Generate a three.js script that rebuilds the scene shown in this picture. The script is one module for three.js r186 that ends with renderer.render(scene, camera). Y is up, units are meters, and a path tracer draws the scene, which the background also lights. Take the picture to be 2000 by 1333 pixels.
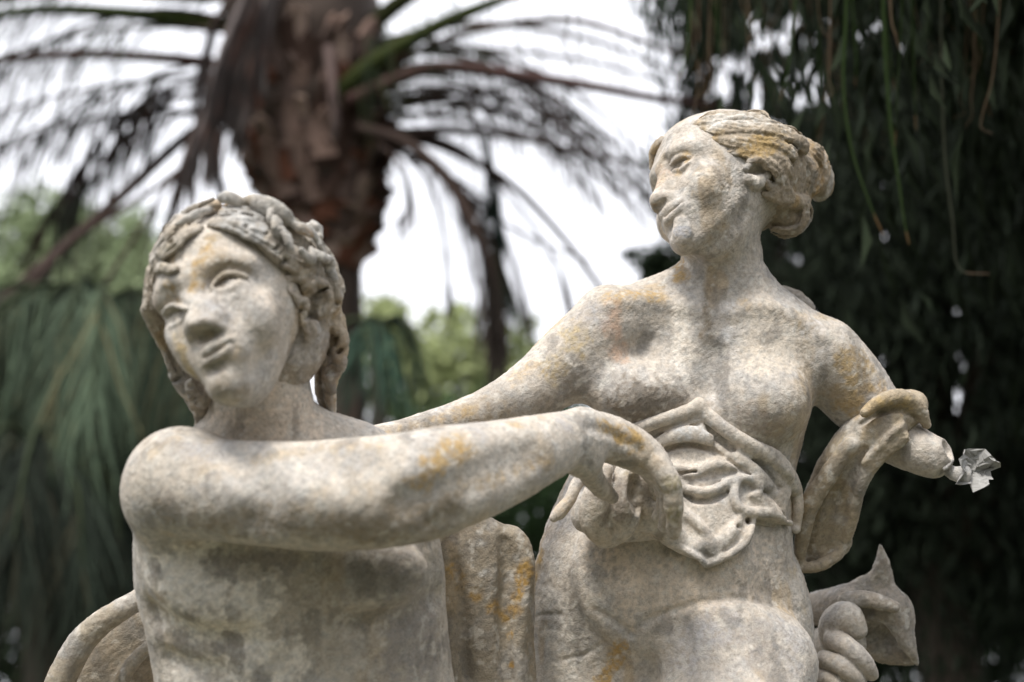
import * as THREE from 'three';
import { mergeGeometries } from 'three/addons/utils/BufferGeometryUtils.js';

// ---------- camera ----------
const scene = new THREE.Scene();
const FPX = 2778;                                  // focal length in pixels of a 2000 x 1333 frame
const camera = new THREE.PerspectiveCamera(2 * Math.atan(666.5 / FPX) * 180 / Math.PI, 1024 / 682, 0.05, 900);
camera.position.set(0, 1.55, 0);
camera.rotation.set(17 * Math.PI / 180, 0, 0);
camera.updateMatrixWorld(true);
camera.focus = 1.97;
camera.userData.fStop = 2.2;

// ---------- overcast sky ----------
{
  const W = 256, H = 128, data = new Float32Array(W * H * 4);
  for (let j = 0; j < H; j++) for (let i = 0; i < W; i++) {
    const el = ((j + 0.5) / H - 0.5) * Math.PI, s = Math.max(0, Math.sin(el)), az = (i + 0.5) / W * 2 * Math.PI;
    const soft = 1 + 0.05 * Math.sin(az * 3 + 4 * s) * Math.sin(s * 7 + az * 2) * Math.cos(el);
    const L = (0.53 + 0.37 * s) * soft, k = (j * W + i) * 4;
    data[k] = L * 0.97; data[k + 1] = L * 0.985; data[k + 2] = L * 1.05; data[k + 3] = 1;
  }
  const sky = new THREE.DataTexture(data, W, H, THREE.RGBAFormat, THREE.FloatType);
  sky.mapping = THREE.EquirectangularReflectionMapping; sky.magFilter = THREE.LinearFilter; sky.minFilter = THREE.LinearFilter; sky.needsUpdate = true;
  scene.background = sky; scene.environment = sky;
}
const sun = new THREE.DirectionalLight(new THREE.Color().setRGB(1, 0.95, 0.88), 1.5);
sun.position.set(-2.4, 9.2, 3.0); sun.target.position.set(0, 1.6, -2);
sun.castShadow = true; sun.shadow.radius = 26; sun.shadow.mapSize.set(2048, 2048);
Object.assign(sun.shadow.camera, { left: -6, right: 6, top: 6, bottom: -6, near: 0.5, far: 30 });
scene.add(sun, sun.target);

const renderer = new THREE.WebGLRenderer({ antialias: true });
renderer.toneMapping = THREE.LinearToneMapping;
renderer.toneMappingExposure = 2.45;
renderer.shadowMap.enabled = true;

// ---------- small helpers ----------
function rng(seed) { let s = seed >>> 0; return () => { s = (s + 0x6D2B79F5) >>> 0; let t = Math.imul(s ^ (s >>> 15), 1 | s); t = (t + Math.imul(t ^ (t >>> 7), 61 | t)) ^ t; return ((t ^ (t >>> 14)) >>> 0) / 4294967296; }; }
function hash3(x, y, z) { let h = Math.imul(x, 374761393) ^ Math.imul(y, 668265263) ^ Math.imul(z, 1274126177); h = Math.imul(h ^ (h >>> 13), 1274126177); return ((h ^ (h >>> 16)) >>> 0) / 4294967296; }
function noise3(x, y, z) {                         // value noise 0..1
  const X = Math.floor(x), Y = Math.floor(y), Z = Math.floor(z); let a = x - X, b = y - Y, c = z - Z;
  a = a * a * (3 - 2 * a); b = b * b * (3 - 2 * b); c = c * c * (3 - 2 * c);
  const l = (p, q, t) => p + (q - p) * t;
  return l(l(l(hash3(X, Y, Z), hash3(X + 1, Y, Z), a), l(hash3(X, Y + 1, Z), hash3(X + 1, Y + 1, Z), a), b),
    l(l(hash3(X, Y, Z + 1), hash3(X + 1, Y, Z + 1), a), l(hash3(X, Y + 1, Z + 1), hash3(X + 1, Y + 1, Z + 1), a), b), c);
}
function fbm(x, y, z, n = 4) { let s = 0, a = 0.5, t = 0; for (let i = 0; i < n; i++) { s += a * noise3(x, y, z); t += a; x = x * 2.03 + 17.1; y = y * 2.03 + 3.7; z = z * 2.03 + 9.2; a *= 0.5; } return s / t; }
const clamp = (x, a = 0, b = 1) => x < a ? a : x > b ? b : x;
const sstep = (a, b, x) => { const t = clamp((x - a) / (b - a)); return t * t * (3 - 2 * t); };
const taken = {};
function numbered(name) { const n = taken[name] = (taken[name] ?? -1) + 1; return n ? name + '_' + String(n).padStart(3, '0') : name; }
function tag(o, label, category, group, kind) { if (label) o.userData.label = label; if (category) o.userData.category = category; if (group) o.userData.group = group; if (kind) o.userData.kind = kind; return o; }
function shade(o) { o.traverse(m => { if (m.isMesh) { m.castShadow = true; m.receiveShadow = true; } }); return o; }
// a point in the sculptor's frame (x right, y up, z towards the viewer), from where it shows and how far away it stands
const V = (px, py, d) => [(px - 1000) / FPX * d, -(py - 666.5) / FPX * d, -d];
const toWorld = p => new THREE.Vector3(...p).applyMatrix4(camera.matrixWorld);
const W3 = (px, py, d) => toWorld(V(px, py, d));
// ---------- carving: a distance field of tapered elliptical strokes, meshed with surface nets ----------
const sub = (a, b) => [a[0] - b[0], a[1] - b[1], a[2] - b[2]], addv = (a, b) => [a[0] + b[0], a[1] + b[1], a[2] + b[2]], mul = (a, s) => [a[0] * s, a[1] * s, a[2] * s];
const dot = (a, b) => a[0] * b[0] + a[1] * b[1] + a[2] * b[2], cross = (a, b) => [a[1] * b[2] - a[2] * b[1], a[2] * b[0] - a[0] * b[2], a[0] * b[1] - a[1] * b[0]];
const len = a => Math.hypot(a[0], a[1], a[2]), norm = a => { const l = len(a) || 1; return [a[0] / l, a[1] / l, a[2] / l]; };
function seg(A, B, n0, aA, bA, aB, bB) {           // n0: where the half-depth b points
  let t = sub(B, A); const L = len(t); t = L > 1e-9 ? mul(t, 1 / L) : (Math.abs(n0[1]) < 0.9 ? norm(cross(n0, [0, 1, 0])) : [1, 0, 0]);
  let w = cross(n0, t); w = len(w) < 1e-6 ? norm(cross([0.3, 0.8, 0.5], t)) : norm(w); const n = cross(t, w);
  return { A, t, L, w, n, aA, bA, aB, bB, c: mul(addv(A, B), 0.5), R: L / 2 + Math.max(aA, bA, aB, bB) };
}
function segD(s, x, y, z) {
  const vx = x - s.A[0], vy = y - s.A[1], vz = z - s.A[2], t = s.t, w = s.w, n = s.n;
  const p = vx * t[0] + vy * t[1] + vz * t[2], h = s.L > 1e-9 ? (p < 0 ? 0 : p > s.L ? 1 : p / s.L) : 0, e = p - h * s.L;
  const a = s.aA + (s.aB - s.aA) * h, b = s.bA + (s.bB - s.bA) * h, c = s.cc || (a < b ? a : b);
  const u = vx * w[0] + vy * w[1] + vz * w[2], q = vx * n[0] + vy * n[1] + vz * n[2];
  const ua = u / a, qb = q / b, ec = e / c, k0 = Math.sqrt(ua * ua + qb * qb + ec * ec);
  if (k0 < 1e-4) return -Math.min(a, b);
  const k1 = Math.sqrt(ua * ua / (a * a) + qb * qb / (b * b) + ec * ec / (c * c));
  return k0 * (k0 - 1) / k1;
}
function catmull(P, m) {                           // P: arrays of numbers, any width
  if (P.length < 3 || m < 2) return P;
  const out = [];
  for (let i = 0; i < P.length - 1; i++) {
    const p0 = P[Math.max(0, i - 1)], p1 = P[i], p2 = P[i + 1], p3 = P[Math.min(P.length - 1, i + 2)];
    for (let j = 0; j < m; j++) { const t = j / m; out.push(p1.map((_, k) => 0.5 * (2 * p1[k] + (p2[k] - p0[k]) * t + (2 * p0[k] - 5 * p1[k] + 4 * p2[k] - p3[k]) * t * t + (3 * p1[k] - p0[k] - 3 * p2[k] + p3[k]) * t * t * t))); }
  }
  out.push(P[P.length - 1]); return out;
}
class Field {
  constructor(base) { this.ops = base ? base.ops.slice() : []; }
  push(op, k, segs, box) { for (const s of segs) { s.c = s.c; } this.ops.push({ op, k, segs }); return this; }
  d(x, y, z) {
    let d = 1e3;
    for (const o of this.ops) {
      let m = 1e3; const lim = o.op ? o.k : Math.max(d, -1e3) + o.k;
      for (const s of o.segs) {
        const cx = x - s.c[0], cy = y - s.c[1], cz = z - s.c[2], lb = Math.sqrt(cx * cx + cy * cy + cz * cz) - s.R;
        if (lb > m || (o.op ? lb + d > o.k + 1e-3 && lb > o.k : lb > lim)) continue;
        const e = segD(s, x, y, z); if (e < m) m = e;
      }
      d = comb(o, d, m);
    }
    return d;
  }
  hit(px, py, near = 1.2, far = 2.9) {             // where the sight line meets the stone
    const r = norm(V(px, py, 1)); let t = near;
    for (let i = 0; i < 90; i++) { const d = this.d(r[0] * t, r[1] * t, r[2] * t); if (d < 2e-4) return [r[0] * t, r[1] * t, r[2] * t]; t += Math.max(d * 0.8, 3e-4); if (t > far) break; }
    return null;
  }
  grad(p, e = 1e-3) { const [x, y, z] = p; return norm([this.d(x + e, y, z) - this.d(x - e, y, z), this.d(x, y + e, z) - this.d(x, y - e, z), this.d(x, y, z + e) - this.d(x, y, z - e)]); }
  // a limb or mass: points [px, py, distance, half width px, half depth px]
  loft(P, k = 0.012, op = 0, m = 5) {
    const Q = catmull(P.map(p => [...V(p[0], p[1], p[2]), p[3] * p[2] / FPX, (p[4] ?? p[3]) * p[2] / FPX]), m), segs = [];
    if (Q.length === 1) segs.push(seg(Q[0], addv(Q[0], [0, 1e-4, 0]), norm(mul(Q[0], -1)), Q[0][3], Q[0][4], Q[0][3], Q[0][4]));
    for (let i = 0; i < Q.length - 1; i++) segs.push(seg(Q[i].slice(0, 3), Q[i + 1].slice(0, 3), norm(mul(Q[i], -1)), Q[i][3], Q[i][4], Q[i + 1][3], Q[i + 1][4]));
    return this.push(op, k, segs);
  }
  // an ellipsoid: centre, half axes (width, height, depth) in px, turn in the picture plane in degrees
  ell(px, py, d, rx, ry, rz, k = 0.012, op = 0, turn = 0) {
    const s = d / FPX, c = V(px, py, d), a = turn * Math.PI / 180, g = norm(mul(c, -1)); let up = [-Math.sin(a), Math.cos(a), 0]; up = norm(sub(up, mul(g, dot(up, g))));
    const e = seg(c, addv(c, mul(up, 1e-7)), g, rx * s, rz * s, rx * s, rz * s); e.t = up; e.w = cross(g, up).map(v => v); e.n = g; e.L = 0; e.cc = ry * s; e.R = Math.max(rx, ry, rz) * s; e.c = c;
    return this.push(op, k, [e]);
  }
  // a stroke laid on the surface that `on` shows: points [px, py, half width px, height px]; off: how far out of the surface its axis lies (px)
  stroke(P, { k = 0.004, op = 0, off = 0, on = this, m = 4, n = null } = {}) {
    const Q = catmull(P.map(p => [p[0], p[1], p[2], p[3] ?? p[2], p[4] ?? 0]), m), H = Q.map(q => on.hit(q[0], q[1]));
    const ok = H.map((h, i) => h ? i : -1).filter(i => i >= 0); if (!ok.length) return this;
    const pts = Q.map((q, i) => {
      let h = H[i]; if (!h) { const j = ok.reduce((b, c) => Math.abs(c - i) < Math.abs(b - i) ? c : b, ok[0]); h = V(q[0], q[1], -H[j][2]); }
      const s = -h[2] / FPX, g = n || on.grad(h, 2e-3); return { p: addv(h, mul(g, (off + q[4]) * s)), g, a: q[2] * s, b: q[3] * s };
    });
    const segs = []; for (let i = 0; i < pts.length - 1; i++) segs.push(seg(pts[i].p, pts[i + 1].p, pts[i].g, pts[i].a, pts[i].b, pts[i + 1].a, pts[i + 1].b));
    if (pts.length === 1) segs.push(seg(pts[0].p, addv(pts[0].p, [0, 1e-5, 0]), pts[0].g, pts[0].a, pts[0].b, pts[0].a, pts[0].b));
    return this.push(op, k, segs);
  }
  carve(P, o = {}) { return this.stroke(P, { ...o, op: 1 }); }
}
function comb(o, d, m) {
  const k = o.k;
  if (o.op === 0) { if (m >= d + k) return d; if (d >= m + k) return m; const h = Math.max(k - Math.abs(d - m), 0) / k; return Math.min(d, m) - h * h * k * 0.25; }
  const e = -m; if (e <= d - k) return d; const h = Math.max(k - Math.abs(d - e), 0) / k; return Math.max(d, e) + h * h * k * 0.25;
}
function surface(field, h, warp, clip) {           // -> { pos: Float32Array, idx: Uint32Array }
  const B = 8, N = B + 2, bs = B * h, br = bs * 0.87 + 2 * h, todo = new Set(), verts = new Map(), P = [], I = [];
  const kk = Math.max(...field.ops.map(o => o.k));
  for (const o of field.ops) if (!o.op) for (const s of o.segs) {
    const m = s.R + h * 2; for (let i = Math.floor((s.c[0] - m) / bs); i <= Math.floor((s.c[0] + m) / bs); i++) for (let j = Math.floor((s.c[1] - m) / bs); j <= Math.floor((s.c[1] + m) / bs); j++) for (let k = Math.floor((s.c[2] - m) / bs); k <= Math.floor((s.c[2] + m) / bs); k++) todo.add((i + 2048) * 16777216 + (j + 2048) * 4096 + (k + 2048));
  }
  const val = new Float32Array(N * N * N), key = (i, j, k) => (i + 32768) * 4294967296 + (j + 32768) * 65536 + (k + 32768);
  const vidx = new Int32Array(N * N * N);
  for (const code of todo) {
    const bi = Math.floor(code / 16777216) - 2048, bj = Math.floor(code / 4096) % 4096 - 2048, bk = code % 4096 - 2048;
    const cx = (bi + 0.5) * bs, cy = (bj + 0.5) * bs, cz = (bk + 0.5) * bs;
    if (clip && !clip(cx, cy, cz)) continue;
    const act = []; let any = false;
    for (const o of field.ops) {
      const list = o.segs.filter(s => Math.hypot(cx - s.c[0], cy - s.c[1], cz - s.c[2]) - s.R < br + o.k + kk * 0.3);
      if (list.length) { act.push({ op: o.op, k: o.k, segs: list }); if (!o.op) any = true; }
    }
    if (!any) continue;
    const ev = (x, y, z) => { let d = 1e3; for (const o of act) { let m = 1e3; for (const s of o.segs) { const e = segD(s, x, y, z); if (e < m) m = e; } d = comb(o, d, m); } return warp ? warp(d, x, y, z) : d; };
    const dc = ev(cx, cy, cz); if (Math.abs(dc) > br * 1.9) continue;
    let neg = false, posi = false, q = 0;
    for (let k = 0; k < N; k++) for (let j = 0; j < N; j++) for (let i = 0; i < N; i++) { const d = ev((bi * B + i - 1) * h, (bj * B + j - 1) * h, (bk * B + k - 1) * h); val[q++] = d; if (d < 0) neg = true; else posi = true; }
    if (!neg || !posi) continue;
    const at = (i, j, k) => val[(k * N + j) * N + i];
    vidx.fill(-1);
    for (let k = 0; k < N - 1; k++) for (let j = 0; j < N - 1; j++) for (let i = 0; i < N - 1; i++) {
      let mask = 0; for (let c = 0; c < 8; c++) if (at(i + (c & 1), j + (c >> 1 & 1), k + (c >> 2)) < 0) mask |= 1 << c;
      if (mask === 0 || mask === 255) continue;
      const gi = bi * B + i - 1, gj = bj * B + j - 1, gk = bk * B + k - 1, kq = key(gi, gj, gk); let v = verts.get(kq);
      if (v === undefined) {
        let sx = 0, sy = 0, sz = 0, n = 0;
        for (let c = 0; c < 8; c++) for (let ax = 0; ax < 3; ax++) { const b = 1 << ax; if (c & b) continue; const d = c | b; if ((mask >> c & 1) === (mask >> d & 1)) continue;
          const va = at(i + (c & 1), j + (c >> 1 & 1), k + (c >> 2)), vb = at(i + (d & 1), j + (d >> 1 & 1), k + (d >> 2)), t = va / (va - vb);
          sx += (c & 1) + (ax === 0 ? t : 0); sy += (c >> 1 & 1) + (ax === 1 ? t : 0); sz += (c >> 2) + (ax === 2 ? t : 0); n++; }
        v = P.length / 3; P.push((gi + sx / n) * h, (gj + sy / n) * h, (gk + sz / n) * h); verts.set(kq, v);
      }
      vidx[(k * N + j) * N + i] = v;
    }
    const quad = (a, b, c, d, flip) => { if (a < 0 || b < 0 || c < 0 || d < 0) return; if (flip) I.push(a, c, b, a, d, c); else I.push(a, b, c, a, c, d); };
    const vi = (i, j, k) => vidx[(k * N + j) * N + i];
    for (let k = 1; k < N - 1; k++) for (let j = 1; j < N - 1; j++) for (let i = 1; i < N - 1; i++) {
      const a = at(i, j, k) < 0;
      if (a !== at(i + 1, j, k) < 0) quad(vi(i, j - 1, k - 1), vi(i, j, k - 1), vi(i, j, k), vi(i, j - 1, k), !a);
      if (a !== at(i, j + 1, k) < 0) quad(vi(i - 1, j, k - 1), vi(i - 1, j, k), vi(i, j, k), vi(i, j, k - 1), !a);
      if (a !== at(i, j, k + 1) < 0) quad(vi(i - 1, j - 1, k), vi(i, j - 1, k), vi(i, j, k), vi(i - 1, j, k), !a);
    }
  }
  return { pos: new Float32Array(P), idx: new Uint32Array(I) };
}
// weathered stone out of a field: relief(x, y, z) moves the surface, paint(p, n, out) gives the vertex colour
function carveMesh(name, field, zones, relief, paint, origin, mat, fac = 1) {   // zones: [cell size, where it is used]
  const S = zones.map(([h, clip]) => surface(field, h, null, clip)), pos = new Float32Array(S.reduce((a, s) => a + s.pos.length, 0)), idx = new Uint32Array(S.reduce((a, s) => a + s.idx.length, 0)), n = pos.length / 3;
  { let a = 0, b = 0; for (const s of S) { pos.set(s.pos, a); for (let i = 0; i < s.idx.length; i++) idx[b + i] = s.idx[i] + a / 3; a += s.pos.length; b += s.idx.length; } }
  let g = new THREE.BufferGeometry(); g.setAttribute('position', new THREE.BufferAttribute(pos, 3)); g.setIndex(new THREE.BufferAttribute(idx, 1)); g.computeVertexNormals();
  const nr = g.attributes.normal.array, col = new Float32Array(n * 3), out = [0, 0, 0];
  for (let i = 0; i < n; i++) {
    const x = pos[3 * i], y = pos[3 * i + 1], z = pos[3 * i + 2], r = relief(x, y, z) * fac;
    paint(x, y, z, nr[3 * i], nr[3 * i + 1], nr[3 * i + 2], out); col[3 * i] = out[0]; col[3 * i + 1] = out[1]; col[3 * i + 2] = out[2];
    pos[3 * i] += nr[3 * i] * r; pos[3 * i + 1] += nr[3 * i + 1] * r; pos[3 * i + 2] += nr[3 * i + 2] * r;
  }
  g.computeVertexNormals();
  // box mapping in metres, vertices doubled only where the side changes
  const map = [new Int32Array(n).fill(-1), new Int32Array(n).fill(-1), new Int32Array(n).fill(-1)], src = [], uv = [], ni = new Uint32Array(idx.length), N2 = g.attributes.normal.array;
  for (let f = 0; f < idx.length; f += 3) {
    let sx = 0, sy = 0, sz = 0; for (let c = 0; c < 3; c++) { const v = idx[f + c] * 3; sx += N2[v]; sy += N2[v + 1]; sz += N2[v + 2]; }
    const ax = Math.abs(sx) > Math.abs(sy) ? (Math.abs(sx) > Math.abs(sz) ? 0 : 2) : (Math.abs(sy) > Math.abs(sz) ? 1 : 2);
    for (let c = 0; c < 3; c++) { const v = idx[f + c]; let q = map[ax][v]; if (q < 0) { q = map[ax][v] = src.length; src.push(v); const p = v * 3; uv.push(ax === 0 ? pos[p + 2] : pos[p], ax === 1 ? pos[p + 2] : pos[p + 1]); } ni[f + c] = q; }
  }
  const m = src.length, p2 = new Float32Array(m * 3), n2 = new Float32Array(m * 3), c2 = new Float32Array(m * 3), M = camera.matrixWorld.elements;
  for (let i = 0; i < m; i++) {
    const v = src[i] * 3, x = pos[v], y = pos[v + 1], z = pos[v + 2], a = N2[v], b = N2[v + 1], c = N2[v + 2];
    for (let r = 0; r < 3; r++) { p2[3 * i + r] = M[r] * x + M[4 + r] * y + M[8 + r] * z + M[12 + r] - origin.getComponent(r); n2[3 * i + r] = M[r] * a + M[4 + r] * b + M[8 + r] * c; c2[3 * i + r] = col[v + r]; }
  }
  g = new THREE.BufferGeometry(); g.setAttribute('position', new THREE.BufferAttribute(p2, 3)); g.setAttribute('normal', new THREE.BufferAttribute(n2, 3)); g.setAttribute('color', new THREE.BufferAttribute(c2, 3)); g.setAttribute('uv', new THREE.BufferAttribute(new Float32Array(uv), 2)); g.setIndex(new THREE.BufferAttribute(ni, 1));
  const mesh = new THREE.Mesh(g, mat); mesh.name = name; mesh.castShadow = mesh.receiveShadow = true;
  return mesh;
}
// ---- stone materials ----
function grainTexture(size, f, seed, srgb) {
  const d = new Uint8Array(size * size * 4), r = rng(seed), g = []; for (let o = 0; o < 5; o++) { const n = size >> (4 - o); g.push({ n, v: Float32Array.from({ length: n * n }, () => r()) }); }
  const smp = (q, x, y) => { const n = q.n, X = Math.floor(x), Y = Math.floor(y), a = x - X, b = y - Y, i = (X % n + n) % n, j = (Y % n + n) % n, i1 = (i + 1) % n, j1 = (j + 1) % n; return (q.v[j * n + i] * (1 - a) + q.v[j * n + i1] * a) * (1 - b) + (q.v[j1 * n + i] * (1 - a) + q.v[j1 * n + i1] * a) * b; };
  for (let y = 0; y < size; y++) for (let x = 0; x < size; x++) {
    const o = g.map(q => smp(q, x * q.n / size, y * q.n / size)), c = f(o), k = (y * size + x) * 4; d[k] = clamp(c[0], 0, 1) * 255; d[k + 1] = clamp(c[1], 0, 1) * 255; d[k + 2] = clamp(c[2], 0, 1) * 255; d[k + 3] = 255;
  }
  const t = new THREE.DataTexture(d, size, size); t.wrapS = t.wrapT = THREE.RepeatWrapping; t.magFilter = THREE.LinearFilter; t.minFilter = THREE.LinearMipmapLinearFilter; if (srgb) t.colorSpace = THREE.SRGBColorSpace; t.needsUpdate = true; return t;
}
const REP = 1 / 0.31;
const grainBump = grainTexture(1024, o => { const v = 0.25 * o[0] + 0.35 * o[1] + 0.28 * o[2] + 0.12 * o[3]; const pit = sstep(0.68, 0.86, o[1] * 0.6 + o[2] * 0.4); const c = v - 0.4 * pit; return [c, c, c]; }, 11);
const grainTint = grainTexture(1024, o => { const v = (o[0] - 0.5) * 0.12 + (o[1] - 0.5) * 0.26 + (o[2] - 0.5) * 0.22 - 0.45 * sstep(0.70, 0.86, o[1] * 0.6 + o[2] * 0.4) + 0.13 * sstep(0.66, 0.8, o[1] * 0.3 + o[2] * 0.7) + 0.05; const q = (o[0] - 0.5) * 0.06; return [0.88 + v + q, 0.875 + v, 0.87 + v - q]; }, 23, false);
for (const t of [grainBump, grainTint]) t.repeat.set(REP, REP);
const stone = new THREE.MeshStandardMaterial({ color: 0xffffff, vertexColors: true, roughness: 0.88, metalness: 0, map: grainTint, bumpMap: grainBump, bumpScale: 0.0012 });
// ---------- ground ----------
function vnoiseColor(base, v, r) { return base.map(c => c * (1 - v + 2 * v * r)); }
{
  const g = new THREE.PlaneGeometry(420, 420, 140, 140); g.rotateX(-Math.PI / 2); const p = g.attributes.position, c = new Float32Array(p.count * 3);
  for (let i = 0; i < p.count; i++) { const x = p.getX(i), z = p.getZ(i), n = fbm(x * 0.35, z * 0.35, 2, 4); p.setY(i, (n - 0.5) * 0.12 * Math.min(1, Math.hypot(x, z + 2) / 6)); c[3 * i] = 0.045 + 0.04 * n; c[3 * i + 1] = 0.05 + 0.035 * n; c[3 * i + 2] = 0.026 + 0.02 * n; }
  g.setAttribute('color', new THREE.BufferAttribute(c, 3)); g.computeVertexNormals();
  const bump = grainTexture(512, o => { const v = o.reduce((a, b) => a + b, 0) / 5; return [v, v, v]; }, 5); bump.repeat.set(160, 160);
  const m = new THREE.Mesh(g, new THREE.MeshStandardMaterial({ vertexColors: true, roughness: 0.95, bumpMap: bump, bumpScale: 0.05 })); m.name = 'ground'; m.receiveShadow = true;
  m.position.z = -120; tag(m, null, null, null, 'structure'); scene.add(m);
}
// ---------- foliage ----------
class Leaves {                                      // gathers bent blades and leaves into one geometry
  constructor() { this.p = []; this.c = []; this.i = []; }
  quad(o, d, w, L, W, col, bend = 0.15) {           // a leaf from o along d, width direction w
    const b = this.p.length / 3, n = new THREE.Vector3().crossVectors(d, w), m = o.clone().addScaledVector(d, L * 0.5).addScaledVector(n, L * bend * 0.5), e = o.clone().addScaledVector(d, L).addScaledVector(n, -L * bend);
    for (const v of [o, m.clone().addScaledVector(w, W / 2), e, m.clone().addScaledVector(w, -W / 2)]) { this.p.push(v.x, v.y, v.z); this.c.push(...col); }
    this.i.push(b, b + 1, b + 2, b, b + 2, b + 3);
  }
  blade(pts, W, n, col) {                           // a ribbon along pts that narrows to its tip
    const b = this.p.length / 3, k = pts.length;
    for (let i = 0; i < k; i++) { const t = new THREE.Vector3().subVectors(pts[Math.min(k - 1, i + 1)], pts[Math.max(0, i - 1)]), w = new THREE.Vector3().crossVectors(t, n).normalize().multiplyScalar(W * (i === k - 1 ? 0.08 : 0.5 * Math.min(1, 1.25 - i / k)));
      this.p.push(pts[i].x + w.x, pts[i].y + w.y, pts[i].z + w.z, pts[i].x - w.x, pts[i].y - w.y, pts[i].z - w.z); this.c.push(...col, ...col); }
    for (let i = 0; i < k - 1; i++) this.i.push(b + 2 * i, b + 2 * i + 1, b + 2 * i + 3, b + 2 * i, b + 2 * i + 3, b + 2 * i + 2);
  }
  tube(pts, r0, r1, col, sides = 6) {
    const b = this.p.length / 3, k = pts.length, u = new THREE.Vector3(), w = new THREE.Vector3(), t = new THREE.Vector3();
    for (let i = 0; i < k; i++) { t.subVectors(pts[Math.min(k - 1, i + 1)], pts[Math.max(0, i - 1)]).normalize(); u.set(0.31, 0.2, 0.93).cross(t).normalize(); w.crossVectors(t, u); const r = r0 + (r1 - r0) * i / (k - 1);
      for (let j = 0; j < sides; j++) { const a = j / sides * 6.2832, x = Math.cos(a) * r, y = Math.sin(a) * r; this.p.push(pts[i].x + u.x * x + w.x * y, pts[i].y + u.y * x + w.y * y, pts[i].z + u.z * x + w.z * y); this.c.push(...col); } }
    for (let i = 0; i < k - 1; i++) for (let j = 0; j < sides; j++) { const a = b + i * sides + j, c = b + i * sides + (j + 1) % sides; this.i.push(a, c, c + sides, a, c + sides, a + sides); }
  }
  mesh(name, mat, parent) {
    const g = new THREE.BufferGeometry(), o = parent ? parent.position : new THREE.Vector3(); for (let i = 0; i < this.p.length; i += 3) { this.p[i] -= o.x; this.p[i + 1] -= o.y; this.p[i + 2] -= o.z; }
    g.setAttribute('position', new THREE.Float32BufferAttribute(this.p, 3)); g.setAttribute('color', new THREE.Float32BufferAttribute(this.c, 3)); g.setIndex(this.i); g.computeVertexNormals();
    const m = new THREE.Mesh(g, mat); m.name = name; m.castShadow = m.receiveShadow = true; (parent || scene).add(m); return m;
  }
}
const leafMat = new THREE.MeshPhysicalMaterial({ vertexColors: true, roughness: 0.85, specularIntensity: 0.3, side: THREE.DoubleSide });
const barkMat = new THREE.MeshStandardMaterial({ vertexColors: true, roughness: 0.95, side: THREE.DoubleSide });
const thing = (name, at) => { const g = new THREE.Group(); g.name = numbered(name); g.position.copy(at); scene.add(g); return g; };
const onGround = p => new THREE.Vector3(p.x, 0, p.z);
const curve = (pts, n) => new THREE.CatmullRomCurve3(pts).getPoints(n);
// a feather frond: rachis through pts, leaflets that droop; hang 0..1 how straight down they fall
function frond(pts, { r0 = 0.03, r1 = 0.006, L = 0.7, W = 0.02, gap = 0.04, hang = 0.6, col = [0.03, 0.045, 0.02], rcol = [0.06, 0.04, 0.025], seed = 1, from = 0.15, keep = 0.9, jit = 0.12 }, name, mat, parent) {
  const r = rng(seed), lv = new Leaves(), c = new THREE.CatmullRomCurve3(pts), len = c.getLength(), q = c.getSpacedPoints(24); lv.tube(q, r0, r1, rcol, 6);
  const n = Math.floor(len * (1 - from) / gap), down = new THREE.Vector3(0, -1, 0);
  for (let i = 0; i < n; i++) for (const s of [-1, 1]) {
    if (r() > keep) continue;
    const t = from + (1 - from) * (i + r() * 0.8) / n, o = c.getPointAt(Math.min(1, t)), tg = c.getTangentAt(Math.min(1, t)), side = new THREE.Vector3().crossVectors(tg, new THREE.Vector3(0, 1, 0)).normalize().multiplyScalar(s);
    const l = L * (0.55 + 0.45 * Math.sin(Math.PI * Math.min(1, 0.15 + t * 0.85))) * (0.7 + 0.5 * r()), d = side.clone().multiplyScalar(1 - hang * 0.7).addScaledVector(tg, 0.45 + 0.3 * r()).addScaledVector(down, hang * (0.5 + 0.6 * r())).normalize();
    const P = [o.clone()]; for (let k = 1; k <= 4; k++) { d.addScaledVector(down, hang * 0.38).addScaledVector(side, (r() - 0.5) * jit).addScaledVector(tg, (r() - 0.5) * jit).normalize(); P.push(P[k - 1].clone().addScaledVector(d, l / 4)); }
    lv.blade(P, W * (0.7 + 0.6 * r()), new THREE.Vector3().crossVectors(d, side).normalize().addScaledVector(tg, 0.3), r() < 0.12 ? [col[0] * 1.9, col[1] * 1.3, col[2] * 1.1] : vnoiseColor(col, 0.6, r()));
  }
  return lv.mesh(name, mat, parent);
}
const DEADC = [0.04, 0.031, 0.027], GREENF = [0.022, 0.042, 0.018];
const path = (P, d) => P.map(p => W3(p[0], p[1], p[2] ?? d));
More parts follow.
